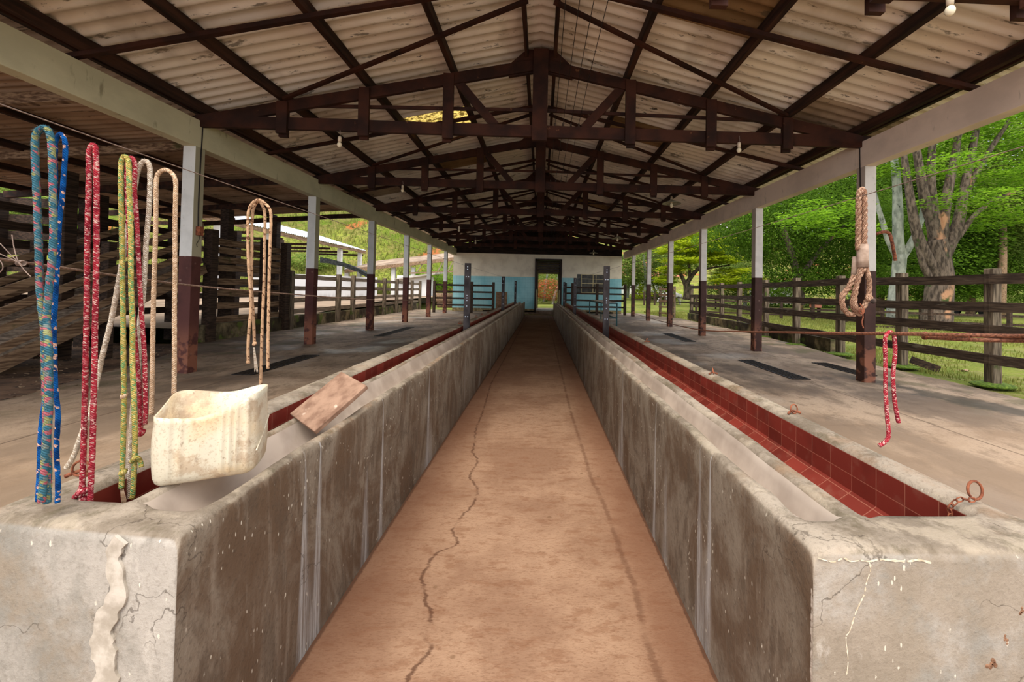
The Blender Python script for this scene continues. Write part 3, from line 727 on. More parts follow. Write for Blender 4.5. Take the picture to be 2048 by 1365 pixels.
# purlins
pz = lambda a: ZR0-SL*a
names = ['lowest, just above the beam', 'second from the eave', 'third from the eave', 'fourth from the eave', 'highest, beside the ridge']
for s in (-1, 1):
    side = 'left' if s < 0 else 'right'
    for k, a in enumerate((4.62, 3.58, 2.42, 1.25, .2)):
        mb = MB(); zc = pz(a)-.105
        mb.beam((XC+s*a, 2.65, zc), (XC+s*a, 23.5, zc), .065 if k < 4 else .05, .13, seg=24, wob=.01)
        if k == 0: mb.beam((XC+s*(a+.09), 2.65, zc-.02), (XC+s*(a+.09), 23.5, zc-.02), .05, .10, seg=12, wob=.01)
        mb.build('roof_purlin', M['purlin'], label=f'long dark purlin under the {side} roof slope, {names[k]}', cat='purlin', group=f'{side} roof purlins')
# mid-bay battens and diagonal braces
ys = [2.92]+[Y1+SP*k for k in range(6)]
for s in (-1, 1):
    side = 'left' if s < 0 else 'right'
    for k in range(6):
        ya, yb = ys[k], ys[k+1]; ym = yb-1.50
        z_ = lambda a: pz(a)-.105-.065-.03
        MB().beam((XC+s*4.78, ym, z_(4.78)), (XC+s*.12, ym, z_(.12)), .06, .05).build('roof_batten', M['truss'],
            label=f'slim brown batten crossing under the {side} purlins in the {ORD[k]} roof bay', cat='batten', group='mid-bay battens')
        MB().beam((XC+s*3.5, yb-.06, z_(3.5)), (XC+s*.15, yb-1.2, z_(.15)), .05, .04).build('diagonal_brace', M['truss'],
            label=f'slanting brown wind brace under the {side} roof slope in the {ORD[k]} roof bay', cat='brace', group='roof wind braces')
# overhead wires with insulators
for k, x in enumerate((.15, .26, .37, .48)):
    pts = [(x+.01*k, 2.7, 3.585)]
    for i in range(1, 13):
        y = 2.7+i*1.62; pts.append((x, y, 3.56))
    MB().tube(smooth_path(pts, 3), .0035, 5).build('electric_wire', M['blackwire'], smooth=True,
        label=f'{ORD[k]} from the left of four parallel wires running beneath the ridge', cat='wire', group='wires beneath the ridge')
n_ = 0
for ti in (1, 2, 3):
    for k, x in enumerate((.15, .26, .37, .48)):
        MB().lathe((x, ys[ti]-.01, 3.513), [(.001, 0), (.014, 0), (.016, .012), (.009, .02), (.016, .03), (.013, .045), (.001, .048)], 10).build(
            'wire_insulator', M['knotdark'], smooth=True, label=f'small dark insulator on the {ORD[ti]} truss chord, {ORD[k]} from the left of four', cat='insulator', group='insulators on the truss chords')

# ------------------------------------------------------------------ feeding troughs
PR = [(.65, -.22), (.65, .0), (.65, .25), (.65, .45), (.65, .568), (.656, .588), (.670, .6), (.690, .6), (.704, .592), (.711, .575), (.720, .53), (.735, .495), (.757, .478), (.783, .482), (.806, .51), (.822, .56),
      (.832, .588), (.845, .6), (.885, .6), (.898, .592), (.903, .575), (.905, .50), (.93, .415), (.98, .375), (1.05, .365), (1.12, .385), (1.19, .43), (1.219, .45), (1.219, .575), (1.226, .593), (1.248, .603), (1.285, .606), (1.32, .598), (1.342, .575), (1.35, .50), (1.36, -.05)]
MAPR = [.65, .711, .832, .903, 1.219, 1.35]; MAPL = [.845, .90, 1.082, 1.118, 1.283, 1.455]
def mapx(a):
    if a <= MAPR[0]: return MAPL[0]
    for k in range(5):
        if a <= MAPR[k+1]: return MAPL[k]+(a-MAPR[k])/(MAPR[k+1]-MAPR[k])*(MAPL[k+1]-MAPL[k])
    return MAPL[5]+(a-MAPR[5])
def ss(x, a, b):
    t = min(max((x-a)/(b-a), 0), 1); return t*t*(3-2*t)
def trough(s):
    side = 'left' if s < 0 else 'right'
    yf = 1.045 if s < 0 else .985; ye = 1.19 if s < 0 else 1.157
    t = thing('feed_trough', f'long concrete feeding trough with a red tiled channel on the {side} of the alley', 'trough', (s*1.0, yf, -.16))
    st = [(yf, .03, 0), (yf+.004, .017, 0), (yf+.011, .007, 0), (yf+.022, .002, 0), (yf+.04, 0, 0)]
    y = yf+.06
    while y < 22.6:
        st.append((y, 0, 1)); y += .02 if y < 1.3 else (.06 if y < 5 else .25)
    vs = []; n = len(PR); rows = []
    for (y, dr, f) in st:
        row = []
        for j, (a, z) in enumerate(PR):
            x = a if s > 0 else mapx(a)
            if 7 <= j <= 32 and z < .61:
                if j <= 15: k = ss(y, ye-.05, ye+.09)
                elif j < 21: k = ss(y, ye-.03, ye+.02)
                else: k = ss(y, ye-.012, ye+.008)
                z = .602+(z-.602)*k
                if 20 <= j <= 30: a = (PR[20][0]+(PR[30][0]-PR[20][0])*(j-20)/10)*(1-k)+a*k
                x = a if s > 0 else mapx(a)
            if dr and z > .45: z = z-dr
            wob = nz(y*1.7, s*3+a*2, 1)*.006+nz(y*6, a*5+s, 4)*.003
            if z > .3: z += wob
            if 3 <= j <= 8: x -= (.008*nz(y*2.3, 5+s, 2)+.004*nz(y*9, 2+s, 2)) if j > 3 else 0
            if s > 0 and j in (8, 9, 10): x += .02*math.exp(-((y-1.28)/.1)**2)
            if 28 <= j: x += .012*nz(y*1.3, 8+s, 2) if j > 29 else 0
            yy = y
            if s < 0: yy = y+.14*(x-.84)*(1-ss(y, yf, 1.6))
            row.append((s*x, yy, z))
        rows.append(row)
    mb = MB()
    for row in rows: vs.extend(row)
    o = 0; fs = []; mi = []
    for i in range(len(rows)-1):
        for j in range(n-1):
            a_, b_ = i*n+j, (i+1)*n+j
            fs.append((a_, a_+1, b_+1, b_) if s > 0 else (a_+1, a_, b_, b_+1)); mi.append(1 if 8 <= j <= 15 and st[i][0] > ye-.02 else 0)
    ex = len(vs)
    for j in range(n): q = rows[0][j]; vs.append((q[0], q[1], -.22))
    for j in range(4, 34):
        fs.append((ex+j+1, ex+j, j, j+1) if s < 0 else (ex+j, ex+j+1, j+1, j)); mi.append(0)
    e = (len(rows)-1)*n; fs.append(tuple(e+j for j in range(n-1, -1, -1)) if s > 0 else tuple(e+j for j in range(n))); mi.append(0)
    mb.v = vs; mb.f = [list(f) for f in fs]; mb.mi = mi
    # front strip must face the camera (-y)
    for q_, f in enumerate(mb.f):
        if max(f) >= ex:
            p0_, p1_, p2_ = (Vector(mb.v[f[i]]) for i in range(3))
            if (p1_-p0_).cross(p2_-p1_).y > 0: mb.f[q_] = f[::-1]
    body = mb.build('concrete_body', [M['concrete'], M['basin']], t, smooth=True)
    # red tile lining
    TP = [(.9065, .578), (.909, .50), (.934, .422), (.982, .381), (1.05, .371), (1.118, .391), (1.176, .427), (1.2135, .452), (1.2135, .527), (1.2135, .588)]
    arc = [0]; 
    for k in range(1, len(TP)): arc.append(arc[-1]+math.dist(TP[k], TP[k-1]))
    top = arc[-1]; mb = MB(); ysn = []; y = ye+.002
    while y < 22.5: ysn.append(y); y += .12 if y < 5 else .5
    for i in range(len(ysn)-1):
        for j in range(len(TP)-1):
            q = []; uv = []
            for (yy, jj) in ((ysn[i], j), (ysn[i], j+1), (ysn[i+1], j+1), (ysn[i+1], j)):
                a, z = TP[jj]; x = a if s > 0 else mapx(a)
                q.append((s*x, yy, z+nz(yy*1.7, s*3+a*2, 1)*.004)); uv.append((yy+.06, top-arc[jj]))
            mb.add(q, [(0, 1, 2, 3)], [uv])
    mb.build('tile_lining', M['tile'], t)
    # tiled inside of the end wall
    x0 = .9065 if s > 0 else mapx(.9065); x1 = 1.2135 if s > 0 else mapx(1.2135)
    mb = MB(); mb.add([(s*x0, ye+.012, .37), (s*x1, ye+.012, .37), (s*x1, ye+.010, .586), (s*x0, ye+.010, .586)], [(0, 1, 2, 3)], [[(x0, .23), (x1, .23), (x1, .01), (x0, .01)]])
    mb.build('end_tiles', M['tile'], t)
    return t
TL = trough(-1); TRR = trough(1)
# lime crack on the right front, plaster repair on the left front
def ribbon(pts, wds, Yf, th, flat=True):
    mb = MB(); L = []; R_ = []
    for i, (p, wd) in enumerate(zip(pts, wds)):
        a = pts[max(i-1, 0)]; b = pts[min(i+1, len(pts)-1)]
        d = Vector((b[0]-a[0], 0, b[1]-a[1])).normalized(); nn = Vector((-d.z, 0, d.x))
        c = Vector((p[0], Yf if p[0] > 0 else 1.045+.14*(abs(p[0])-.84)-.001, p[1])); j = 1+.5*nz(p[0]*40, p[1]*40, 3)
        L.append(c+nn*wd*j/2); R_.append(c-nn*wd*j/2)
    for i in range(len(pts)-1):
        if flat and th < .005 and nz(i*.6, th*999, 7) < -.25: continue
        mb.poly([L[i], L[i+1], R_[i+1], R_[i]], (0, -th, 0))
    return mb
def fx(px, py, Y): p = at(px, py, Y); return (p.x, p.z)
crk_px = [(1738, 1125), (1741, 1140), (1733, 1165), (1728, 1190), (1716, 1215), (1708, 1235), (1700, 1262), (1692, 1275), (1694, 1300), (1696, 1325), (1693, 1350)]
P_ = [fx(x, y, .985) for x, y in crk_px]
P2 = [(v.x, v.z) for v in smooth_path([(a, 0, b) for a, b in P_], 5)]
ribbon(P2, [.0012+.003*abs(nz(i*.5, 3, 3))*2 for i in range(len(P2))], .9865, .002).build('lime_crack', M['lime'], TRR)
c2 = [(1636, 1117), (1652, 1122), (1668, 1125), (1688, 1118), (1702, 1124), (1722, 1122), (1738, 1124), (1760, 1120), (1785, 1122), (1815, 1124), (1838, 1121), (1866, 1128)]
P_ = [fx(x, y, .985) for x, y in c2]; P2 = [(v.x, v.z) for v in smooth_path([(a, 0, b) for a, b in P_], 5)]
ribbon(P2, [.0012+.004*abs(nz(i*.33, 2, 1))*2 for i in range(len(P2))], .9865, .002).build('lime_crack', M['lime'], TRR)
c3 = [(262, 1068), (250, 1085), (246, 1110), (252, 1140), (258, 1170), (244, 1200), (226, 1235), (222, 1270), (230, 1310), (232, 1350), (236, 1380)]
P_ = [fx(x, y, 1.085) for x, y in c3]; P2 = [(v.x, v.z) for v in smooth_path([(a, 0, b) for a, b in P_], 5)]
ob = ribbon(P2, [.030+.03*i/len(P2)+.012*nz(i*.3, 1, 1) for i in range(len(P2))], 1.082, .008).build('plaster_patch', M['patch'], TL)
# pale spalled corner of the right trough
mb = MB()
for i in range(70):
    z = .55-.38*i/70; mb.ball((.655+.006*nz(i, 1, 1), .992+.004*nz(i, 4, 2), z), .008+.004*abs(nz(i*1.7, 2, 3)), 5, (.9, .7, 1.8))
mb.build('worn_corner', M['worn'], TRR, smooth=True)

for (px, py, Yf, r_, par, nm) in ((1985, 1330, .984, .017, TRR, 'mud_clod'), (2012, 1278, .984, .011, TRR, 'mud_clod'), (2005, 1296, .984, .007, TRR, 'mud_clod'), (2044, 1225, .984, .012, TRR, 'mud_clod'),
                                 (130, 1204, 1.112, .010, TL, 'mud_clod'), (52, 1161, 1.125, .006, TL, 'mud_clod'), (322, 1270, 1.058, .008, TL, 'mud_clod')):
    c = at(px, py, Yf); mb = MB()
    for i in range(9): mb.ball((c.x+r_*.7*nz(i*1.3, px, 1)*1.6, c.y+.002, c.z+r_*nz(i*1.7, px, 5)*1.8), r_*(.35+.3*abs(nz(i, px, 9))), 5, (1, .45, 1))
    mb.build(nm, M['mud'], par, smooth=True)
# ------------------------------------------------------------------ steel posts in the channels
def steel_post(x, Y, lb):
    t = thing('steel_post', lb, 'post', (x, Y, .37), 'perforated steel posts standing in the troughs')
    hh = 1.62
    mb = MB(); wd = .092
    mb.box((x, Y, .37+(hh-.37)/2), (wd, .006, hh-.37)); mb.box((x-wd/2, Y+.02, .37+(hh-.37)/2), (.006, .04, hh-.37)); mb.box((x+wd/2, Y+.02, .37+(hh-.37)/2), (.006, .04, hh-.37))
    mb.build('channel', M['steel'], t)
    mb = MB()
    for z in ([1.56, 1.52, 1.40, 1.10, 1.06, 1.02, .93, .76]):
        for dx in ((-.018, .018) if z in (1.40, .76) else (0,)):
            mb.lathe((x+dx, Y-.0035, z), [(.0001, 0), (.009, 0), (.009, .004), (.0001, .004)], 8, Matrix.Rotation(PI/2, 3, 'X'))
    mb.build('bolt_heads', M['galv'], t)
for k, Y in enumerate((6.87, 13.3, 19.6)):
    steel_post(-1.19, Y, f'{ORD[k]} dark perforated steel post standing in the left trough, counted from the camera')
    steel_post(1.06, Y, f'{ORD[k]} dark perforated steel post standing in the right trough, counted from the camera')

# ------------------------------------------------------------------ tethering rings
def torus_pts(c, R_, axis_u, axis_v, n=28, sq=1.):
    c = Vector(c); return [c+axis_u*R_*math.cos(2*PI*i/n)+axis_v*R_*sq*math.sin(2*PI*i/n) for i in range(n)]
def link(mb, c, d, side, L=.02, r_=.009, wr=.0025):
    d = Vector(d).normalized(); side = Vector(side); side = (side-d*side.dot(d)).normalized(); pts = []
    for i in range(16):
        a = 2*PI*i/16; pts.append(Vector(c)+d*((L-r_)*(1 if math.cos(a) > 0 else -1)+r_*math.cos(a))*.9+side*r_*math.sin(a))
    mb.tube(pts, wr, 6, closed=True)
rg = thing('tether_ring', 'big rusty iron ring with a short chain on the near end of the right curb', 'ring', (1.285, 1.205, .6))
c_ = at(1950, 981, 1.205)
uu = Vector((.96, .0, .28)).normalized(); vv = Vector((-.22, .1, .97)).normalized()
MB().tube(torus_pts(c_, .021, uu, vv, 32, 1.2), .0036, 8, closed=True).build('ring', M['rust'], rg, smooth=True)
ch = MB(); cp = [(1949, 1000), (1938, 1001), (1926, 998), (1913, 1002), (1905, 1010), (1898, 1018), (1901, 1030), (1899, 1041)]
pp = [at(x, y, 1.20) for x, y in cp]
for i in range(len(pp)-1):
    link(ch, (pp[i]+pp[i+1])/2, pp[i+1]-pp[i], (0, 1, 0) if i % 2 else (0, 0, 1) if i < 2 else (1, 0, 0), .0115, .0065, .0019)
ch.build('chain', M['rust'], rg, smooth=True)
def small_ring(x, y, lb, turn=0.):
    t = thing('tether_ring', lb, 'ring', (x, y, .605), 'small iron tether rings on the trough curbs')
    u_ = Vector((math.cos(turn), math.sin(turn), .2)); v_ = Vector((-.2, .15, 1))
    MB().tube(torus_pts((x, y, .628), .021, u_, v_, 20), .0035, 6, closed=True).build('ring', M['rust'], t, smooth=True)
    MB().tube(smooth_path([(x-.035, y-.01, .606), (x-.02, y, .613), (x, y+.005, .617), (x+.03, y-.01, .611)], 4), .006, 6).build('staple', M['rust'], t, smooth=True)
for k, (y, tn) in enumerate(((2.12, .3), (3.13, 1.2), (5.1, .8))): small_ring(1.288, y, f'{ORD[k]} small rusty tether ring on the right curb beyond the big ring', tn)
for k, y in enumerate((7.3, 9.1, 9.95, 11.1)): small_ring(-1.37, y, f'{ORD[k]} small tether ring on the left curb near the steel post, counted from the camera', k*.5)
small_ring(-1.40, 1.36, 'small tether ring on the near end of the left curb beside the blue ropes', .2)

# ------------------------------------------------------------------ drains
def drain(x0, x1, y0, y1, lb):
    t = thing('drain_grate', lb, 'drain', ((x0+x1)/2, (y0+y1)/2, 0), 'iron drain grates in the platforms')
    mb = MB(); 
    for xx in (x0, x1): mb.box((xx, (y0+y1)/2, .004), (.02, y1-y0, .012))
    for yy in (y0, y1): mb.box(((x0+x1)/2, yy, .004), (x1-x0, .02, .012))
    mb.box(((x0+x1)/2, (y0+y1)/2, .0015), (x1-x0, y1-y0, .003)); mb.build('frame', M['blackwire'], t)
    mb = MB(); n = int((x1-x0)/.045)
    for i in range(1, n): mb.box((x0+(x1-x0)*i/n, (y0+y1)/2, .006), (.014, y1-y0, .01))
    mb.build('bars', M['grate'], t)
drain(3.62, 3.88, 6.0, 7.68, 'long iron drain grate in the right platform beside the nearest right column')
drain(4.88, 5.14, 6.35, 7.5, 'iron drain grate behind the nearest right column close to the fence')
drain(3.62, 3.88, 10.5, 12.5, 'iron drain grate in the right platform further back beside the third right column')
drain(-4.08, -3.82, 5.8, 7.5, 'woven iron drain grate on the left platform behind the white container')
drain(-4.08, -3.85, 10.6, 13.1, 'narrow drain grate on the left platform beside the third left column')

# ------------------------------------------------------------------ wires and cables along the platforms
def line(pts, r_, mat, lb, cat, k=6): return MB().tube(smooth_path(pts, k), r_, 6).build('steel_wire' if r_ < .004 else 'steel_cable', mat, smooth=True, label=lb, cat=cat)
line([(-1.30, .7, 1.625), (-1.30, 1.5, 1.615), (-1.30, 3, 1.61), (-1.29, 6.87, 1.60), (-1.2, 13.3, 1.6)], .0018, M['wire'], 'thin upper wire on the left from which the hanging ropes are looped', 'wire')
line([(1.34, .8, 1.635), (1.34, 1.8, 1.625), (1.33, 4, 1.62), (1.2, 6.9, 1.6), (1.08, 13.3, 1.6)], .0018, M['wire'], 'thin upper wire on the right carrying the thick rope bundle', 'wire')
cl = thing('steel_cable', 'rusty twisted cable stretched low along the left curb with a frayed near end', 'cable', (-1.36, 1.0, 1.25))
pts = [atx(x, y, X) for x, y, X in ((-60, 505, -1.345), (0, 518, -1.345), (60, 527, -1.345), (140, 538, -1.345), (255, 555, -1.35), (400, 573, -1.36), (560, 587, -1.38), (722, 599, -1.42), (800, 601, -1.46), (868, 600, -1.6))]
MB().tube(smooth_path(pts, 6), .0034, 8).build('strand', M['wiredull'], cl, smooth=True)
fy = MB()
for q in ([(0, 487), (20, 508), (36, 524)], [(24, 470), (28, 495), (36, 522), (44, 530)], [(36, 524), (50, 542), (62, 554)], [(0, 508), (18, 516), (38, 526)], [(0, 545), (6, 536), (2, 524), (-8, 515)]):
    fy.tube(smooth_path([at(x, y, 1.03) for x, y in q], 5), .0011, 5)
for i in range(4): fy.tube(torus_pts(at(38+i*2.5, 527, 1.04), .006, Vector((.3, .9, 0)), Vector((0, 0, 1)), 12), .0011, 5, closed=True)
fy.build('frayed_end', M['wire'], cl, smooth=True)
cr_ = thing('steel_cable', 'thick rusty cable stretched low along the right platform, doubled at its near end', 'cable', (1.3, 1.4, 1.05))
pts = [(1.20, .95, 1.125), at(2048, 673, 1.135), at(1900, 670, 1.30), at(1780, 668, 1.50), at(1650, 667, 1.9), at(1560, 665, 2.6), at(1480, 663.5, 3.6), at(1395, 659.5, 4.9), at(1330, 645, 8.5), at(1290, 634, 13.5), at(1253, 623, 21.9)]
MB().tube(smooth_path(pts, 8), .0062, 10).build('strand', M['cable'], cr_, smooth=True)
pts = [(1.205, .95, 1.108), at(2048, 681.5, 1.14), at(1950, 680, 1.24), at(1846, 675, 1.40)]
MB().tube(smooth_path(pts, 6), .0062, 10).build('doubled_end', M['cable'], cr_, smooth=True)
cb = MB()
for (x, y, Y) in ((1848, 672, 1.39), (1934, 675, 1.262)):
    for j in range(3): cb.tube(torus_pts(at(x+j*2, y, Y), .0125, Vector((.25, .1, .0)).normalized()*.5+Vector((0, .8, 0)), Vector((0, 0, 1)), 14), .0013, 5, closed=True)
cb.build('binding_wire', M['rust'], cr_, smooth=True)

# ------------------------------------------------------------------ ropes
def rope_thing(lb, mat, strands, Y, rad, fuzz=0, flen=.006, extra=None, group=None, smoothk=7):
    p0 = at(strands[0][0][0], strands[0][0][1], Y)
    t = thing('hanging_rope', lb, 'rope', (p0.x, p0.y, p0.z), group)
    rnd = random.Random(len(lb)*7+int(p0.x*1000))
    for si, st in enumerate(strands):
        P = []
        for q in st:
            yy = Y+(q[2] if len(q) > 2 else 0); P.append(at(q[0], q[1], yy))
        P = smooth_path(P, smoothk)
        # resample finely
        out = [P[0]]
        for p in P[1:]:
            d = (p-out[-1]).length; k = max(1, int(d/.006))
            b = out[-1].copy()
            for j in range(1, k+1): out.append(b.lerp(p, j/k))
        rr = [rad*(1+.07*nz(i*.35, si, 5)+.05*math.sin(i*1.3)) for i in range(len(out))]
        mb = MB(); mb.tube(out, rr, 10)
        if fuzz:
            L = 0
            for i in range(1, len(out)-1):
                d = (out[i+1]-out[i-1]).normalized(); L += (out[i]-out[i-1]).length
                for _ in range(fuzz):
                    a = rnd.uniform(0, 2*PI); o = d.orthogonal().normalized(); o.rotate(Matrix.Rotation(a, 3, d))
                    base = out[i]+o*rad*.95+d*rnd.uniform(-.003, .003); tip = base+o*flen*rnd.uniform(.3, 1)+d*rnd.uniform(-.5, .3)*flen+Vector((0, 0, -.2*flen))
                    sd_ = d.cross(o).normalized()*.0006
                    u0 = rnd.random(); mb.add([base-sd_, base+sd_, tip], [(0, 1, 2)], [[(u0, L), (u0, L), (u0, L)]])
        mb.build('strand', mat, t, smooth=True)
    if extra: extra(t, Y)
    return t
def knot(t, Y, px, py, r_, mat, sc_=(1, 1, 1)):
    c = at(px, py, Y); mb = MB()
    for a in (0, 1.1, 2.2): mb.tube(torus_pts(c, r_*.55, Vector((math.cos(a), math.sin(a), .2)).normalized(), Vector((.2*math.sin(a), .2, 1)).normalized(), 14), r_*.45, 6, closed=True)
    mb.build('knot', mat, t, smooth=True)
GR = 'ropes looped over the upper wires'
rope_thing('fuzzy teal, pink and yellow rope, leftmost of the hanging ropes', M['r_multi'],
    [[(94, 1007), (96, 940), (94, 880), (93, 820), (91, 760), (90, 711), (88, 653), (83, 615), (79, 560), (77, 480), (74, 400), (71, 330), (70, 285), (74, 266), (87, 256), (98, 264), (103, 290), (105, 340), (106, 400), (107, 470), (104, 524), (99, 565), (96, 600), (93, 640), (97, 690, -.02), (98, 760, -.02), (97, 830, -.02), (91, 900, -.02), (88, 950, -.02), (83, 1005, -.02)]],
    1.125, .0074, 16, .006, group=GR)
rope_thing('bright blue rope with pale flecks, looped right of the leftmost fuzzy rope', M['r_blue'],
    [[(76, 1003), (79, 937), (82, 858), (91, 795), (102, 735), (106, 670), (109, 600), (110, 500), (111, 400), (110, 300), (113, 279), (121, 268), (129, 280), (131, 300), (128, 344), (124, 400), (119, 440), (116, 506), (111, 594), (108, 653), (109, 711), (110, 760), (112, 790), (116, 832), (113, 898), (116, 964), (115, 1006)]],
    1.16, .0052, 3, .003, group=GR)
def redx(t, Y):
    knot(t, Y, 163, 985, .014, M['r_red']); MB().tube(smooth_path([at(176, 978, Y), at(160, 986, Y-.01), at(150, 995, Y)], 6), .007, 8).build('tail', M['r_red'], t, smooth=True)
    knot(t, Y, 166, 1001, .012, M['r_red'])
rope_thing('red and white braided rope hanging in a tall loop by itself', M['r_red'],
    [[(164, 980), (166, 937), (169, 832), (171, 740), (173, 653), (174, 565), (175, 477), (177, 400), (178, 344), (178, 310), (181, 296), (186, 290), (191, 296), (192, 310), (193, 360), (193, 420), (193, 477), (192, 565), (190, 653), (189, 726), (187, 806), (185, 898), (182, 964), (180, 1006)]],
    1.235, .0064, 10, .0034, redx, GR)
def yelx(t, Y):
    knot(t, Y, 248, 792, .010, M['r_beige']); knot(t, Y, 246, 945, .011, M['r_yellow'])
    mb = MB()
    for i in range(60): a = random.uniform(-5, 5); mb.tube([at(243+a*.6, 975, Y), at(248+a, 1005+random.uniform(-4, 3), Y)], .0008, 4)
    mb.build('tassel', M['r_beige'], t)
    MB().tube(smooth_path([at(262, 925, Y-.01), at(272, 915, Y-.012), at(280, 922, Y), at(283, 935, Y)], 5), .006, 8).build('side_knot', M['r_yellow'], t, smooth=True)
rope_thing('yellow green braided rope with a frayed tassel, looped left of the white container', M['r_yellow'],
    [[(243, 978), (245, 924), (247, 858), (248, 790), (247, 711), (246, 624), (245, 565), (244, 477), (242, 394), (242, 335), (244, 320), (250, 313), (256, 320), (258, 340), (259, 400), (262, 477), (262, 565), (265, 653), (265, 726), (268, 806), (270, 885), (268, 950), (265, 998)]],
    1.325, .0064, 8, .0034, yelx, GR)
def rd5(t, Y): knot(t, Y, 282, 866, .012, M['r_red'])
rope_thing('worn red rope hanging behind the yellow green rope, left of the white container', M['r_red'],
    [[(282, 872), (281, 830), (278, 765), (268, 650), (262, 540), (257, 440), (254, 360), (256, 325), (263, 316), (269, 324), (270, 344), (269, 380), (274, 448), (278, 536), (283, 624), (289, 711), (290, 760), (291, 806), (290, 850)]],
    1.36, .0058, 9, .0036, rd5, GR)
rope_thing('fuzzy greyish white rope whose long tail swings to the left over the curb', M['r_grey'],
    [[(133, 937, -.05), (148, 911, -.05), (163, 869, -.04), (182, 819, -.03), (195, 757), (205, 711), (223, 638), (237, 565), (247, 510), (255, 462), (266, 400), (274, 350), (281, 330), (291, 322), (299, 332), (300, 360), (298, 419), (293, 477), (290, 536), (286, 594), (279, 653), (276, 741), (267, 806), (262, 885), (260, 964), (260, 998)]],
    1.385, .0066, 12, .0048, None, GR)
rope_thing('smooth beige rope in a wide loop just left of the nearest left column', M['r_beige'],
    [[(303, 830), (304, 780), (305, 726), (306, 653), (308, 565), (311, 477), (312, 400), (313, 360), (318, 346), (330, 340), (343, 346), (351, 362), (351, 400), (350, 448), (350, 536), (349, 624), (349, 711), (348, 790)]],
    1.50, .0066, 5, .0022, None, GR)
def tanx(t, Y):
    knot(t, Y, 509, 688, .010, M['r_tan']); knot(t, Y, 496, 724, .009, M['r_tan'])
    mb = MB()
    for i in range(30): a = random.uniform(-4, 4); mb.tube([at(508+a*.4, 695, Y), at(513+a, 742+random.uniform(-6, 3), Y)], .0008, 4)
    mb.build('tassel', M['r_grey'], t)
rope_thing('double looped tan rope hanging alone above the right end of the white container', M['r_tan'],
    [[(497, 728), (496, 700), (498, 661), (502, 614), (500, 570), (498, 544), (496, 497), (496, 450), (497, 425), (504, 408), (517, 400), (531, 408), (540, 420), (542, 440), (540, 497), (538, 568), (537, 638), (536, 700), (536, 738)],
     [(509, 690, .02), (507, 638, .02), (503, 568, .02), (504, 497, .02), (504, 450, .02), (507, 418, .02), (517, 403, .02), (526, 414, .02), (530, 435, .02), (529, 497, .02), (528, 568, .02), (525, 638, .02), (523, 700, .02), (521, 775, .02)]],
    1.97, .0062, 1, .002, tanx, GR)
rope_thing('short pink red rope draped over the low rusty cable on the right', M['r_red'],
    [[(1758, 892), (1768, 886), (1776, 876), (1777, 862), (1774, 830), (1771, 780), (1771, 730), (1770, 690), (1771, 674), (1778, 665), (1786, 668), (1789, 680), (1790, 710), (1786, 750), (1788, 790), (1792, 820), (1797, 846)]],
    1.50, .0068, 6, .002, None, None)
# thick twisted rope bundle on the right wire
bt = thing('rope_bundle', 'thick twisted rope bundle with pale sleeves hanging in front of the nearest right column', 'rope bundle', tuple(at(1722, 380, 1.80)))
def twisted(pts, Y, rad, name, parent, mat):
    P = smooth_path([at(x, y, Y+(z[0] if z else 0)) for x, y, *z in pts], 8); out = [P[0]]
    for p in P[1:]:
        d = (p-out[-1]).length; k = max(1, int(d/.005)); b = out[-1].copy()
        for j in range(1, k+1): out.append(b.lerp(p, j/k))
    mb = MB()
    for s in range(3):
        q = []; L = 0
        for i, p in enumerate(out):
            d = (out[min(i+1, len(out)-1)]-out[max(i-1, 0)]).normalized()
            if i: L += (p-out[i-1]).length
            o = d.orthogonal().normalized(); b_ = d.cross(o); a = 2*PI*s/3+L*75
            q.append(p+(o*math.cos(a)+b_*math.sin(a))*rad*.55)
        mb.tube(q, rad*.6, 7)
    return mb.build(name, mat, parent, smooth=True)
twisted([(1716, 500), (1717, 440), (1717, 400), (1720, 383), (1725, 380), (1728, 390), (1729, 430), (1728, 500)], 1.80, .011, 'upper_loop', bt, M['r_thick'])
twisted([(1723, 535), (1716, 560), (1708, 590), (1706, 612), (1714, 625), (1722, 628)], 1.80, .011, 'lower_loop', bt, M['r_thick'])
twisted([(1731, 535), (1738, 560), (1738, 585), (1732, 605), (1724, 618), (1714, 620), (1709, 600), (1716, 560), (1727, 538)], 1.79, .010, 'lower_loop', bt, M['r_thick'])
twisted([(1708, 552), (1698, 575), (1686, 590), (1684, 605), (1690, 622), (1703, 630), (1716, 622)], 1.81, .011, 'side_loop', bt, M['r_thick'])
def sleeve(a, b, Y, rad):
    p, q = at(*a, Y), at(*b, Y); MB().tube([p, p.lerp(q, .3), p.lerp(q, .7), q], [rad*.95, rad, rad*.97, rad*1.02], 14).build('sleeve', M['leather'], bt, smooth=True)
sleeve((1725, 489), (1726, 535), 1.80, .0225); sleeve((1711, 514), (1708, 554), 1.83, .0125)
knot(bt, 1.78, 1738, 596, .016, M['r_thick']); knot(bt, 1.77, 1746, 602, .013, M['knotdark'])
MB().tube(smooth_path([at(x, y, 1.77) for x, y in ((1720, 608), (1727, 618), (1726, 628), (1718, 626), (1722, 618), (1726, 634), (1724, 645), (1727, 657))], 6), .0028, 6).build('wire_tail', M['rust'], bt, smooth=True)

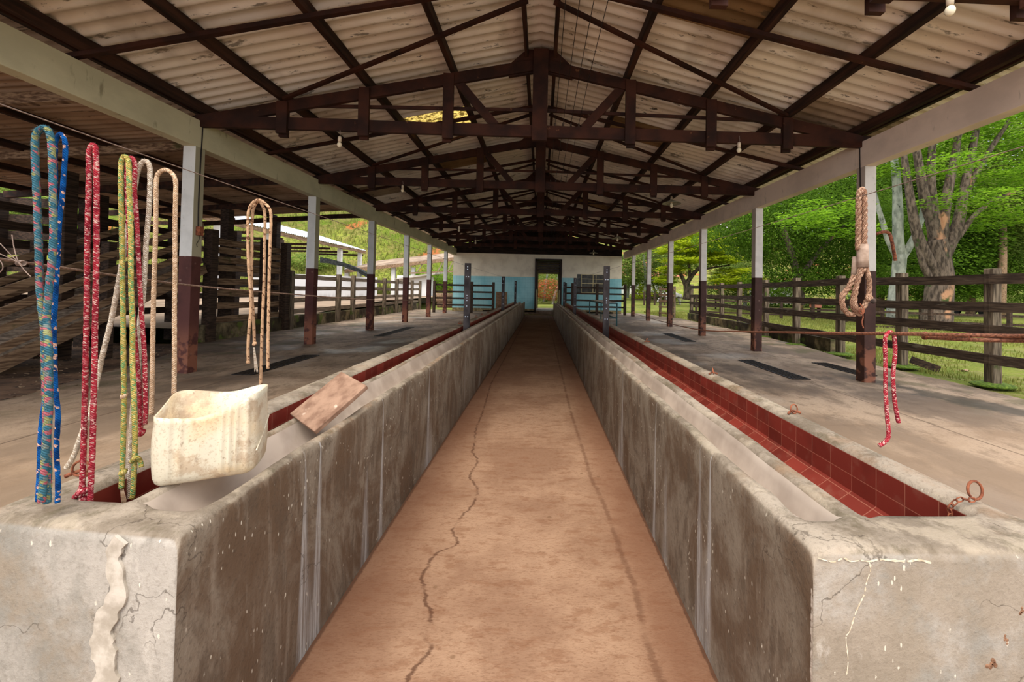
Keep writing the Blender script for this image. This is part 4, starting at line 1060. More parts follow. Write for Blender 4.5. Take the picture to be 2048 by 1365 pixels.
# ------------------------------------------------------------------ cut plastic container
def container():
    A, B, C_, D = Vector((-1.118, 1.262, 0)), Vector((-.892, 1.378, 0)), Vector((-.945, 1.535, 0)), Vector((-1.175, 1.43, 0))
    cs = [A, B, C_, D]; cen = (A+B+C_+D)/4; zb = .602
    t = thing('cut_container', 'cream plastic container cut open, sitting on the near end of the left trough', 'container', (cen.x, cen.y, zb))
    def outline(off):
        pts = []; rc_ = .042
        for k in range(4):
            p = cs[k]; a = cs[k-1]; b = cs[(k+1) % 4]
            da = (a-p).normalized(); db = (b-p).normalized()
            s_, e_ = p+da*rc_, p+db*rc_
            for j in range(12):
                u = j/11; q = s_.lerp(p, u).lerp(p.lerp(e_, u), u); pts.append(q)
            nxt = cs[(k+1) % 4]; e2 = nxt+(p-nxt).normalized()*rc_
            for j in range(1, 40): pts.append(e_.lerp(e2, j/40))
        out = []
        n = len(pts)
        for i, p in enumerate(pts):
            tn = (pts[(i+1) % n]-pts[i-1]).normalized(); nn = Vector((tn.y, -tn.x, 0)); out.append((p+nn*off, nn, i/n))
        return out
    def toph(p):
        u = (p-A).dot((B-A).normalized())/(B-A).length; v = (p-A).dot((D-A).normalized())/(D-A).length
        zf = .826-.028*math.sin(min(max(u, 0), 1)*PI)*1.0+.03*ss(u, .35, 1); zk = .842+.006*math.sin(u*7)-.0*u+.008*ss(u, .6, 1)
        v = min(max(v, 0), 1); dip = -.016*math.exp(-((u-.0)/.2)**2)*(1-abs(2*v-.4))
        return zf+(zk-zf)*ss(v, .05, .9)+dip
    def rib(f):
        r_ = 0
        # vertical ribs near the front right and front left corners
        for c0, a_ in ((.203, .007), (.224, .009), (.245, .009), (.264, .007), (.090, .005), (.06, .006)):
            r_ += a_*math.exp(-((f-c0)/.0058)**2)
        return r_
    lev = [(0.0, -.030), (.004, -.016), (.012, -.006), (.028, 0), (.06, .002), (.10, .003), (.15, .002), (.2, .0)]
    O = outline(0); n = len(O); mb = MB(); vs = []; fs = []
    H_ = len(lev)+1
    for li, (h, off) in enumerate(lev):
        for (p, nn, f) in O:
            zt = toph(p)-zb; hh = h if h < .05 else .05+(h-.05)*(zt-.05)/.17
            q = p+nn*(off+(rib(f) if h > .02 else 0)+.003*nz(p.x*20, p.y*20, h*12)); vs.append((q.x, q.y, zb+hh))
    for (p, nn, f) in O:
        q = p+nn*(rib(f)); vs.append((q.x, q.y, toph(p)))
    for (p, nn, f) in O:
        q = p+nn*(rib(f)-.004); vs.append((q.x, q.y, toph(p)-.0005))
    for (p, nn, f) in O:
        q = p+nn*(-.005); vs.append((q.x, q.y, zb+.03))
    for (p, nn, f) in O:
        q = p+nn*(-.03); vs.append((q.x, q.y, zb+.006))
    R_ = len(vs)//n
    for i in range(R_-1):
        for j in range(n): k = (j+1) % n; fs.append((i*n+k, i*n+j, (i+1)*n+j, (i+1)*n+k))
    fs.append(tuple(range(n))); fs.append(tuple((R_-1)*n+j for j in range(n-1, -1, -1)))
    mb.add(vs, fs); mb.build('shell', M['plastic'], t, smooth=True)
    MB().tube(smooth_path([B+Vector((.002, .006, zb+.075)), (B+C_)/2+Vector((.003, .0, zb+.11)), C_+Vector((.004, -.01, zb+.15))], 5), .0025, 6).build('mould_seam', M['plastic'], t, smooth=True)
container()
# weathered board leaning out of the left basin
A, B, C_ = Vector((-.952, 1.85, .583)), Vector((-1.126, 1.972, .622)), Vector((-.805, 2.020, .742))
D = B+(C_-A); nrm = (B-A).cross(C_-A).normalized()
if nrm.z < 0: nrm = -nrm
MB().poly([A, B, D, C_], -nrm*.022).build('board', M['board'], bevel=.003, label='weathered brown board leaning slantwise in the left trough behind the white container', cat='board')

# ------------------------------------------------------------------ cables and boxes on the nearest columns, bent pipe
def col_cable(s):
    x = -4.695 if s < 0 else 4.549; side = 'left' if s < 0 else 'right'; Y = 5.925
    t = thing('wall_cable', f'black electric cable running down the nearest {side} column', 'cable', (x, Y, 2.0))
    MB().tube(smooth_path([(x-.02*s, Y, 3.5), (x-s*.008, Y+.01, 3.2), (x-s*.008, Y, 2.9), (x-s*.01, Y-.01, 2.3), (x-s*.01, Y, 1.95)], 6), .008, 6).build('cable', M['blackwire'], t, smooth=True)
    if s < 0:
        MB().box((x+.03, Y, 1.92), (.06, .07, .12)).build('junction_box', M['rust'], t, bevel=.006)
        MB().tube(smooth_path([(x+.03, Y, 1.86), (x+.04, Y-.02, 1.8), (x+.02, Y-.03, 1.74), (x+.03, Y-.03, 1.7)], 5), .004, 5).build('loose_lead', M['blackwire'], t, smooth=True)
col_cable(-1); col_cable(1)
MB().tube(smooth_path([at(1752, 468, 5.95), at(1768, 464, 5.95), at(1778, 467, 5.95), at(1783, 480, 5.95), at(1788, 505, 5.95), at(1791, 522, 5.95)], 6), .022, 10).build('bent_pipe', M['rust'], smooth=True, label='bent rusty pipe arm sticking out behind the nearest right column', cat='pipe')

# ------------------------------------------------------------------ bulbs and lamps
def bulb(px, py, Y, r_, lb):
    c = at(px, py, Y)
    t = thing('light_bulb', lb, 'bulb', tuple(c), 'bare bulbs hanging from the trusses')
    MB().tube([c+Vector((0, 0, .09)), c+Vector((0, 0, .11)), c+Vector((.01, 0, .14)), c+Vector((.0, 0, .2))], .005, 5).build('lead', M['wire'], t)
    MB().lathe(c+Vector((0, 0, .035)), [(.001, .07), (.02, .07), (.024, .05), (.022, .0), (.001, 0)], 14).build('socket', M['porcelain'], t, smooth=True)
    MB().ball(c-Vector((0, 0, .005)), r_, 10, (1, 1, 1.15)).build('glass', M['bulb'], t, smooth=True)
bulb(679, 289, 5.88, .032, 'bare bulb hanging on the left of the second truss')
bulb(1478, 300, 5.88, .032, 'bare bulb hanging on the right of the second truss')
bulb(805, 381, 8.95, .032, 'bare bulb hanging on the left of the third truss')
bulb(1900, 20, 2.9, .032, 'large looking bare bulb cut by the top right corner of the photo')
bulb(918, 461, 12.0, .032, 'bare bulb far down the left side under the fourth truss')
bulb(951, 486, 15.1, .032, 'bare bulb far down the left side under the fifth truss')
def pendant(px, py, Y, lb):
    c = at(px, py, Y)
    t = thing('pendant_lamp', lb, 'lamp', tuple(c), 'enamel pendant lamps on the right side')
    MB().lathe(c, [(.03, .1), (.05, .07), (.2, .02), (.215, .0), (.2, .012), (.05, .06), (.03, .09)], 24).build('lamp_shade', M['enamel'], t, smooth=True)
    MB().lathe(c, [(.001, .17), (.02, .17), (.03, .1), (.03, .03), (.001, .03)], 12).build('socket', M['porcelain'], t, smooth=True)
    MB().ball(c-Vector((0, 0, .035)), .035, 8, (1, 1, 1.7)).build('glass', M['bulb'], t, smooth=True)
    MB().tube([c+Vector((0, 0, .17)), c+Vector((.01, 0, .3)), c+Vector((0, 0, .45))], .006, 5).build('cord', M['blackwire'], t)
pendant(1343, 408, 9.6, 'white enamel pendant lamp hanging right of the alley, nearest of three')
pendant(1235, 478, 14.6, 'enamel pendant lamp hanging right of the alley, middle of three')
pendant(1187, 507, 21.5, 'enamel pendant lamp by the end wall, furthest of three')

# ------------------------------------------------------------------ fences
def fence(name, lb, posts, zs, rail_h, pw, ph, base, mat, pmat, th=.035, side=None, wob=.02, cat='fence', group=None, round_=False, moss=False):
    t = thing(name, lb, cat, (posts[0][0], posts[0][1], base), group)
    for k, p in enumerate(posts):
        mb = MB()
        if round_: mb.tube([(p[0], p[1], base-.1), (p[0], p[1], base+.4), (p[0]+.01, p[1], base+ph-.05), (p[0], p[1], base+ph)], [pw/2*1.05, pw/2, pw/2*.95, pw/3], 8)
        else: mb.beam((p[0], p[1], base-.1), (p[0]+.01*nz(k, 2, 2), p[1], base+ph), pw, pw*1.1, up=(0, 1, 0), seg=3, wob=.01)
        mb.build('post', pmat, t, bevel=.006 if not round_ else 0)
    for z in zs:
        mb = MB(); pts = []
        for i in range(len(posts)-1):
            a, b = Vector(posts[i][:2]), Vector(posts[i+1][:2]); d = (b-a).normalized(); nn = Vector((d.y, -d.x))*(side or 1)*(pw/2+th/2)
            mb.beam((a.x+nn.x-d.x*.04, a.y+nn.y-d.y*.04, z+.012*nz(i, z*9, 3)), (b.x+nn.x+d.x*.04, b.y+nn.y+d.y*.04, z+.012*nz(i+1, z*9, 3)), th, rail_h, seg=4, wob=wob)
        mb.build('rail', mat, t)
    return t
fr_posts = [(7.2, 2.6), (6.75, 4.2), (6.42, 5.85), (6.40, 7.35), (6.33, 8.8), (6.33, 10.35), (6.50, 12.1), (6.95, 14.7), (7.05, 16.4), (7.1, 18.2), (7.15, 20.0)]
F1 = fence('plank_fence', 'four rail dark plank fence along the outer edge of the right platform', fr_posts, [1.49, 1.09, .77, .36], .14, .125, 1.64, 0, M['fence'], M['postwood'], side=-1)
for k in (2, 3, 4, 5, 6):
    MB().ball((fr_posts[k][0], fr_posts[k][1], -.01), .24, 8, (1.1, 1, .16)).build('moss_cushion', M['moss'], smooth=True, label=f'green moss cushion around the foot of the {ORD[k-1]} right fence post', cat='moss', group='moss at the fence posts')
MB().beam((6.47, 9.2, .12), (7.1, 20.2, .12), .14, .3, seg=20, wob=.02).build('kerb_wall', M['lowwall'], kind='structure')
MB().beam((6.52, 7.3, .12), (6.85, 7.1, -.02), .05, .12).build('prop_board', M['darkwood'], label='short dark board propped against the foot of the second right fence post', cat='board')
# left low wall and fences
MB().beam((-7.05, 9.0, .14), (-7.15, 25, .14), .22, .42, seg=30, wob=.03).build('low_wall', M['lowwall'], kind='structure')
lf = [(-6.9, 11.95), (-6.92, 14.75), (-6.93, 15.9), (-6.95, 19.1), (-6.98, 20.8), (-7.0, 23.3), (-7.0, 24.8)]
fence('plank_fence', 'grey weathered plank fence standing on the low mossy wall beyond the left columns', lf, [1.46, 1.13, .79, .47], .13, .13, 1.62, 0, M['greywood'], M['postwood'], side=-1)
tall = [(-6.95, 5.2), (-6.95, 7.2), (-6.95, 9.15), (-6.95, 10.9), (-6.95, 11.75)]
tf = fence('corral_wall', 'tall dark corral wall of many planks under the rusty roof on the left', tall[2:], [2.12, 1.95, 1.75, 1.56, 1.27, 1.0, .72, .42], .14, .17, 2.35, 0, M['oldwood'], M['darkwood'], side=-1, wob=.03)
tf2 = fence('corral_wall', 'second row of dark corral planks behind the tall plank wall on the left', [(-8.6, 6.5), (-8.6, 8.3), (-8.6, 10.2), (-8.6, 12.2), (-8.6, 14.2)], [2.4, 2.1, 1.8, 1.5, 1.2, .9, .6], .14, .17, 2.7, 0, M['darkwood'], M['darkwood'], side=-1, wob=.03)
tf3 = fence('corral_wall', 'dark plank wall crossing at the far left behind the loading ramp', [(-8.7, 8.6), (-10.6, 8.6), (-12.4, 8.6), (-14.5, 8.6)], [2.75, 2.42, 2.1, 1.8, 1.45, 1.1, .7], .17, .17, 2.9, 0, M['darkwood'], M['darkwood'], side=1, wob=.03)
# end rails near the wall
fence('plank_fence', 'black four rail gate across the left platform in front of the end wall', [(-5.38, 21.6), (-3.5, 21.6), (-2.42, 21.6)], [1.40, 1.06, .73, .40], .09, .12, 1.58, 0, M['darkwood'], M['darkwood'], side=-1, wob=.01, th=.03)
fence('plank_fence', 'black four rail gate across the right platform in front of the end wall', [(1.25, 22.0), (1.62, 22.0), (2.9, 22.0), (4.36, 22.0)], [1.40, 1.09, .74, .41], .09, .13, 1.62, 0, M['darkwood'], M['darkwood'], side=-1, wob=.01, th=.03)
tb = thing('steel_table', 'teal tube frame table standing on the right platform by the far post', 'table', (2.4, 17, 0))
mb = MB()
for (x, y) in ((2.69, 15.0), (2.25, 15.0), (2.1, 18.3), (2.6, 18.3)):
    MB().beam((x, y, 0), (x, y, .8), .045, .045, up=(0, 1, 0)).build('leg', M['teal'], tb)
mb.beam((2.69, 15, .8), (2.6, 18.3, .8), .05, .05); mb.beam((2.25, 15, .8), (2.1, 18.3, .8), .05, .05)
mb.beam((2.25, 15, .8), (2.69, 15, .8), .05, .05); mb.beam((2.1, 18.3, .8), (2.6, 18.3, .8), .05, .05); mb.beam((2.25, 15, .28), (2.69, 15, .28), .04, .04); mb.beam((2.69, 15, .28), (2.6, 18.3, .28), .04, .04); mb.build('frame', M['teal'], tb)
mb = MB(); mb.box((2.4, 16.7, .835), (.5, 3.2, .02)); mb.build('table_top', M['slabroof'], tb)
MB().box((-2.05, 22.2, .55), (.55, .5, 1.1)).build('cardboard_stack', M['cinder'], bevel=.02, label='brown stacked cartons standing by the end wall at the left trough', cat='carton stack')

# ------------------------------------------------------------------ lean-to roof over the corral
lz = lambda x: 3.29+.082*(x+4.9)
lt = thing('leanto_roof', 'rusty brown corrugated lean-to roof covering the cattle corral on the left', 'roof', (-7.3, 7, 3.0))
mb = MB(); roof_strip(mb, -1, 4.9, 9.9, 0, -1.0, 12.1, pitch=.13, amp=.018, z0=3.29+.082*4.9+.12, sl=.082, xc=0, nx=3)
mb.build('sheets', M['roofleanto'], lt, smooth=True)
for x in (-5.2, -6.3, -7.45, -8.6, -9.7): MB().beam((x, -1, lz(x)+.02), (x, 12.1, lz(x)+.02), .06, .1, seg=14, wob=.03).build('purlin', M['purlin'], lt)
for y in (1.5, 3.2, 4.7, 6.3, 8.2, 10.1, 11.95): MB().beam((-4.95, y, lz(-4.95)-.07), (-10.0, y, lz(-10)-.07), .07, .12, seg=6, wob=.04).build('rafter', M['oldwood'] if y in (4.7, 6.3) else M['purlin'], lt)
for k, (x, y) in enumerate(((-7.6, 7.0), (-7.4, 10.2), (-7.35, 11.9), (-9.6, 7.5), (-9.6, 11.8), (-9.6, 4.0))):
    MB().beam((x, y, -.05), (x, y, lz(x)-.12), .19, .19, up=(0, 1, 0), seg=4, wob=.02).build('timber_post', M['darkwood'], bevel=.01,
        label=['thick dark timber post behind the red rope under the rusty roof', 'dark timber post behind the plank wall, seen beside the tan rope', 'dark corner post at the far edge of the rusty roof', 'dark post at the outer edge of the rusty roof, middle one', 'dark post at the outer far corner of the rusty roof', 'dark post at the outer edge of the rusty roof, nearest one'][k], cat='post', group='timber posts of the corral roof')
# loading ramp
rp = thing('loading_ramp', 'weathered plank cattle loading ramp rising behind the blue ropes on the left', 'ramp', (-7.5, 5.4, 0))
zr = lambda y: .12+.43*(y-5.35)
for X, nm in ((-6.95, 'side'), (-8.05, 'side')):
    for k, h in enumerate((.04, .28, .52, .78)):
        MB().beam((X, 5.4, zr(5.4)+h), (X, 8.9, zr(8.9)+h), .035, .10, seg=5, wob=.02).build('side_plank', M['oldwood'], rp)
    for y in (5.45, 7.1, 8.8):
        MB().beam((X-.06, y, -.05), (X-.06, y, zr(y)+.98), .13, .13, up=(0, 1, 0)).build('ramp_post', M['darkwood'], rp, bevel=.006)
mb = MB(); y = 4.9; i = 0
while y < 8.9:
    mb.box((-7.5, y, zr(y)-.06+.01*nz(i, 1, 1)), (1.15+.1*nz(i, 2, 2), .13, .035), Matrix.Rotation(.4, 3, 'X')); y += .155; i += 1
mb.build('deck_planks', M['greywood'], rp)
for X in (-6.88, -8.1): MB().beam((X, 4.75, zr(4.75)-.14), (X, 8.9, zr(8.9)-.14), .07, .16).build('stringer', M['oldwood'], rp)

# ------------------------------------------------------------------ grounds
def sheet(name, x0, x1, y0, y1, nx, ny, zf, mat, kind='structure'):
    vs = []; fs = []
    for j in range(ny+1):
        for i in range(nx+1):
            x = x0+(x1-x0)*i/nx; y = y0+(y1-y0)*j/ny; vs.append((x, y, zf(x, y)))
    for j in range(ny):
        for i in range(nx):
            a = j*(nx+1)+i; fs.append((a, a+1, a+nx+2, a+nx+1))
    mb = MB(); mb.add(vs, fs); return mb.build(name, mat, smooth=True, kind=kind)
sheet('dirt_ground', -30, -5.2, -6, 9.0, 80, 60, lambda x, y: -.035+.03*nz(x*1.2, y*1.2, 0)+.01*nz(x*5, y*5, 1), M['dirt'])
sheet('dirt_yard', -60, -7.1, 8.7, 36, 40, 40, lambda x, y: .30+.05*nz(x*.4, y*.4, 0)+ .32*ss(y, 10, 21), M['yard'])
def zfield(x, y): return -.07-.25*ss(x, 7, 30)+.04*nz(x*.5, y*.5, 0)+.9*ss(y, 40, 75)
sheet('grass_field', 5.0, 110, -6, 110, 110, 110, zfield, M['grass'])
sheet('garden_lawn', -12, 12, 23.9, 60, 48, 72, lambda x, y: -.07+(.12+.05*nz(x*.5, y*.5, 0)+.02*max(y-27, 0))*ss(y, 27.4, 29), M['grass'])
def zhill(x, y):
    d = math.hypot(x*.9, y)
    return .2+34*ss(d, 36, 125)+(2.6*nz(x*.05, y*.05, 2)+1.0*nz(x*.16, y*.16, 5)+.35*nz(x*.6, y*.6, 7))*ss(d, 36, 50)
sheet('hill_left', -170, -2, -10, 150, 150, 150, lambda x, y: zhill(x, y)-1.2*(1-ss(math.hypot(x, y), 33, 38)), M['hill'])
def zhill2(x, y):
    d = math.hypot(x, y); return -1+26*ss(d, 75, 190)+(2*nz(x*.04, y*.04, 2)+.7*nz(x*.2, y*.2, 5))*ss(d, 60, 90)
sheet('hill_right', -2, 230, -10, 230, 110, 110, zhill2, M['hill'])
# drift of moss and leaves in the dirt
rnd = random.Random(3); mb = MB()
for i in range(1100):
    x, y = rnd.uniform(-9, -5.3), rnd.uniform(3.5, 8.5); a = rnd.uniform(0, 6.3); s_ = rnd.uniform(.008, .022)
    d = Vector((math.cos(a), math.sin(a), rnd.uniform(-.3, .3)))*s_; e = Vector((-math.sin(a), math.cos(a), rnd.uniform(-.2, .4)))*s_*.5; c = Vector((x, y, .0))
    mb.add([c-d-e, c+d-e, c+d+e, c-d+e], [(0, 1, 2, 3)])
mb.build('leaf_litter', M['litter'], kind='stuff', label='dry leaves scattered over the dark dirt below the loading ramp', cat='leaf litter')
mb = MB()
for i in range(60000):
    u = rnd.random()**1.6; x = 6.5+u*24; y = rnd.uniform(1.5, 34); z = zfield(x, y)
    if nz(x*.6, y*.6, 3) < -.25: continue
    a = rnd.uniform(0, 6.3); h = rnd.uniform(.03, .085)*(1+.02*y); wd = .004+.0007*math.hypot(x, y)
    mb.add([(x-math.cos(a)*wd, y-math.sin(a)*wd, z-.01), (x+math.cos(a)*wd, y+math.sin(a)*wd, z-.01), (x+rnd.uniform(-.03, .03), y+rnd.uniform(-.03, .03), z+h)], [(0, 1, 2)])
mb.build('grass_blades', M['blade'], kind='stuff', label='short green grass blades on the field behind the right fence', cat='grass')

for (px, py, zz, r_, lb) in ((1928, 744, -.07, .09, 'curled pale dry leaf lying on the grass beside the second right fence post'), (1455, 660, 0, .03, 'small leaf on the right platform behind the second column')):
    p = atz(px, py, zz); mb = MB(); q = [p+Vector((math.cos(a)*r_, math.sin(a)*r_*.5, .01+.03*abs(math.sin(2*a))*r_*12)) for a in [2*PI*i/14 for i in range(14)]]
    c = p+Vector((0, 0, .004))
    for i in range(14): mb.add([c, q[i], q[(i+1) % 14]], [(0, 1, 2)])
    mb.build('dry_leaf', M['litter'], smooth=True, label=lb, cat='leaf')
# ------------------------------------------------------------------ trees
def leaves(mb, c, rad, n, size, rnd, flat=.5, droop=.0, asp=.45):
    c = Vector(c)
    for i in range(n):
        while True:
            p = Vector((rnd.uniform(-1, 1), rnd.uniform(-1, 1), rnd.uniform(-1, 1)))
            if p.length < 1: break
        if rnd.random() < .6: p = p.normalized()*rnd.uniform(.7, 1)
        q = c+Vector((p.x*rad[0], p.y*rad[1], p.z*rad[2]))
        a = rnd.uniform(0, 6.3); d = Vector((math.cos(a), math.sin(a), rnd.uniform(-1, .4)*flat-droop)).normalized()
        e = d.cross(Vector((rnd.uniform(-.5, .5), rnd.uniform(-.5, .5), 1))).normalized(); s_ = size*rnd.uniform(.6, 1.3)
        o = len(mb.v); m_ = q+d*s_*.5
        mb.v.extend([tuple(q), tuple(m_+e*s_*asp*.5), tuple(q+d*s_), tuple(m_-e*s_*asp*.5)]); mb.f.append([o, o+1, o+2, o+3]); mb.mi.append(0)
def tree(name, lb, trunk, blobs, bark, leafm, dens, size, group=None, flat=.5, seed=1, droop=0, clump=0, asp=.45):
    """trunk: list of (points, radii) branches; blobs: (centre, radii) crown masses"""
    rnd = random.Random(seed); base = trunk[0][0][0]
    t = thing(name, lb, 'tree', tuple(base), group)
    mb = MB()
    for pts, rr in trunk:
        P = smooth_path(pts, 4); R_ = [rr[0]+(rr[1]-rr[0])*i/(len(P)-1) for i in range(len(P))]
        mb.tube(P, [r_*(1+.1*nz(i*.7, seed, 2)) for i, r_ in enumerate(R_)], 10)
    mb.build('trunk', bark, t, smooth=True)
    mb = MB()
    for c, rad in blobs:
        vol = rad[0]*rad[1]*rad[2]; n = int(dens*vol**.7)
        if clump:
            k = max(6, int(n/clump))
            for _ in range(k):
                while True:
                    p = Vector((rnd.uniform(-1, 1), rnd.uniform(-1, 1), rnd.uniform(-1, 1)))
                    if p.length < 1: break
                q = Vector(c)+Vector((p.x*rad[0], p.y*rad[1], p.z*rad[2]))
                cr2 = rnd.uniform(.35, .9)*min(1, rad[0]*.4)
                leaves(mb, q, (cr2, cr2, cr2*.22), clump, size, rnd, flat, droop, asp)
        else: leaves(mb, c, rad, n, size, rnd, flat, droop, asp)
    mb.build('crown', leafm, t)
    return t
T = lambda px, py, Y: at(px, py, Y)
# big brown many-stemmed tree
Yb = 19.0
def stem(ptspx, r0, r1, Y=Yb): return ([T(x, y, Y+(z[0] if z else 0)) for x, y, *z in ptspx], (r0, r1))
big = [stem([(1872, 652), (1876, 610), (1880, 560), (1878, 520), (1872, 480)], .60, .42),
       stem([(1878, 530), (1866, 450), (1850, 400), (1838, 330), (1826, 260)], .30, .13), stem([(1876, 500), (1868, 430), (1862, 370), (1864, 300), (1870, 220)], .25, .12),
       stem([(1880, 500), (1888, 430), (1900, 360), (1912, 300), (1925, 200)], .25, .12), stem([(1890, 510), (1915, 450), (1925, 400), (1938, 330), (1955, 250)], .27, .12),
       stem([(1872, 545), (1846, 500), (1830, 450), (1818, 380), (1806, 300)], .28, .12), stem([(1895, 500), (1920, 470), (1950, 430), (1990, 400), (2040, 380)], .14, .06),
       stem([(1925, 400), (1945, 360), (1980, 300), (2020, 240)], .15, .08), stem([(1862, 560), (1846, 530), (1838, 500), (1830, 470)], .16, .1)]
bl = []
for (x, y, dy, rx, ry, rz) in ((1960, 235, 0, 2.2, 2, .5), (2040, 300, 1, 2.2, 2, .6), (1900, 330, -2, 1.7, 1.5, .35), (1960, 400, -2, 1.9, 1.6, .4), (2030, 430, -1, 1.9, 1.6, .45), (1900, 270, 1, 2.5, 2, .5),
                               (1990, 360, 1, 2.4, 2, .5), (1840, 290, 1, 2, 2, .5), (1790, 330, 2, 1.9, 2, .4), (1940, 450, 2, 1.6, 1.5, .35), (2060, 350, -1, 2, 2, .5), (1800, 250, 0, 2.5, 2, .6), (1650, 420, 0, 1.9, 1.6, .5), (1610, 440, -1, 1.4, 1.4, .4), (1690, 460, 0, 1.5, 1.5, .4), (2060, 250, 0, 3, 2, .7)):
    bl.append((T(x, y, Yb+dy), (rx, ry, rz)))
tree('broad_tree', 'large brown many stemmed tree with fern like leaves behind the right fence', big, bl, M['bark'], M['leafA'], 950, .20, seed=2, clump=16, flat=.3, asp=.4)
Yp = 22.0
pale = [stem([(1788, 655), (1790, 600), (1796, 560), (1800, 510)], .36, .30, Yp), stem([(1800, 530), (1796, 470), (1795, 400), (1792, 350), (1785, 290)], .28, .16, Yp),
        stem([(1796, 520), (1776, 480), (1764, 440), (1752, 400), (1740, 350)], .15, .10, Yp), stem([(1802, 520), (1826, 480), (1842, 440), (1850, 400)], .2, .12, Yp)]
bl = [(T(x, y, Yp+dy), r_) for x, y, dy, r_ in ((1790, 300, 2, (3, 2, 1.2)), (1740, 340, 3, (2.6, 2, 1)), (1700, 420, 3, (2, 2, 1)), (1740, 440, 4, (2, 2, 1.2)), (1830, 440, 4, (1.8, 2, 1.4)), (1760, 500, 5, (2, 2, 1.4)), (1840, 520, 5, (1.6, 2, 1.4)))]
tree('pale_tree', 'pale grey barked tree with spotted trunk just right of the nearest right column', pale, bl, M['palebark'], M['leafB'], 800, .2, seed=5, clump=20, flat=.6)
# dark tree mass
Yd = 27.0
dk = [stem([(1600, 610), (1596, 560), (1580, 500), (1560, 440)], .3, .15, Yd), stem([(1598, 560), (1640, 500), (1690, 450)], .18, .08, Yd)]
bl = [(T(x, y, Yd+dy), r_) for x, y, dy, r_ in ((1480, 450, 0, (2.8, 2, 1.4)), (1520, 410, 1, (3, 2, 1.6)), (1560, 470, 0, (3, 2, 2)), (1600, 520, 1, (3, 2, 1.8)), (1640, 560, 0, (2.6, 2, 1)), (1560, 560, 0, (2.6, 2, 1)), (1660, 500, 1, (2.8, 2, 2)), (1700, 550, 0, (2.2, 2, 1.3)),
      (1620, 440, 1, (3.3, 2, 1.8)), (1440, 480, 2, (2, 2, .8)), (1700, 400, 2, (3.4, 2, 2.2)), (1500, 500, 3, (1.6, 2, .8)), (1580, 400, 2, (3, 2, 1.6)), (1750, 560, 4, (2.6, 2, 1.2)), (1780, 480, 5, (3, 2, 2)), (1830, 560, 6, (2.4, 2, 1.2)), (1940, 540, 8, (5, 2, 2.4)), (2020, 560, 9, (5, 2, 2)))]
tree('dense_tree', 'dense dark green tree mass hanging over the fence between the second and first right columns', dk, bl, M['bark'], M['leafB'], 900, .19, seed=8, flat=.8, droop=.3)
# yellow-green spreading tree
Yy = 36.0
yt = [stem([(1373, 600), (1375, 580), (1372, 565)], .35, .3, Yy), stem([(1372, 570), (1385, 550), (1405, 530), (1425, 505)], .24, .08, Yy), stem([(1372, 570), (1362, 550), (1358, 535), (1350, 515)], .2, .07, Yy), stem([(1380, 560), (1378, 530), (1372, 505)], .16, .06, Yy), stem([(1400, 540), (1430, 535), (1460, 530)], .12, .05, Yy)]
bl = [(T(x, y, Yy+dy), r_) for x, y, dy, r_ in ((1350, 500, 0, (2.0, 2, .35)), (1385, 488, 0, (2.2, 2, .35)), (1420, 500, 0, (2.2, 2, .35)), (1365, 520, -1, (1.8, 2, .3)), (1400, 515, 1, (2.4, 2, .3)), (1440, 520, 0, (2, 2, .35)), (1470, 545, 0, (1.9, 2, .4)), (1455, 560, -1, (1.6, 2, .4)), (1480, 575, 0, (1.2, 2, .35)), (1345, 540, 0, (1.3, 2, .4)), (1420, 480, 1, (2, 2, .3)), (1330, 560, 1, (1, 2, .4)), (1340, 478, 1, (1.6, 2, .3)), (1500, 560, 1, (1.2, 2, .4)), (1385, 468, 1, (1.9, 2, .3)))]
tree('yellow_tree', 'bright yellow green spreading tree seen between the second and fourth right columns', yt, bl, M['bark'], M['leafY'], 1900, .26, seed=11, clump=26, flat=.25)
for k, (x, y, Y, rx, rz, m_, lb) in enumerate(((1290, 520, 44, 2.6, 2.8, 'leafC', 'mid green tree with a pale trunk left of the yellow tree'), (1255, 545, 50, 2, 2, 'leafC', 'small green tree at the corner of the end wall on the right'),
        (1335, 500, 52, 3, 3, 'leafC', 'greyish green tree behind the yellow tree'), (1490, 560, 46, 4, 2.4, 'leafC', 'loose grey green tree right behind the yellow tree'), (1310, 582, 45, 2, 1.1, 'leafY', 'low yellow green shrub under the mid green tree'), (1700, 600, 50, 12, 2, 'leafB', 'dark hedge far behind the field fence'), (1980, 590, 52, 10, 2.6, 'leafC', 'grey green bushes at the far right edge of the field'))):
    c = T(x, y, Y); tree('background_tree' if k not in (4, 5, 6) else 'background_bush', lb, [([Vector((c.x, Y, -.2)), Vector((c.x+.1, Y, c.z*.6)), Vector((c.x-.2, Y, c.z+.6))], (.22, .1))],
        [(c, (rx, 2, rz)), (c+Vector((rx*.7, 0, -.5*rz)), (rx*.6, 2, rz*.6)), (c+Vector((-rx*.7, 0, -.4*rz)), (rx*.6, 2, rz*.6))], M['palebark'], M[m_], 700, .32, group='trees beyond the field', seed=20+k)
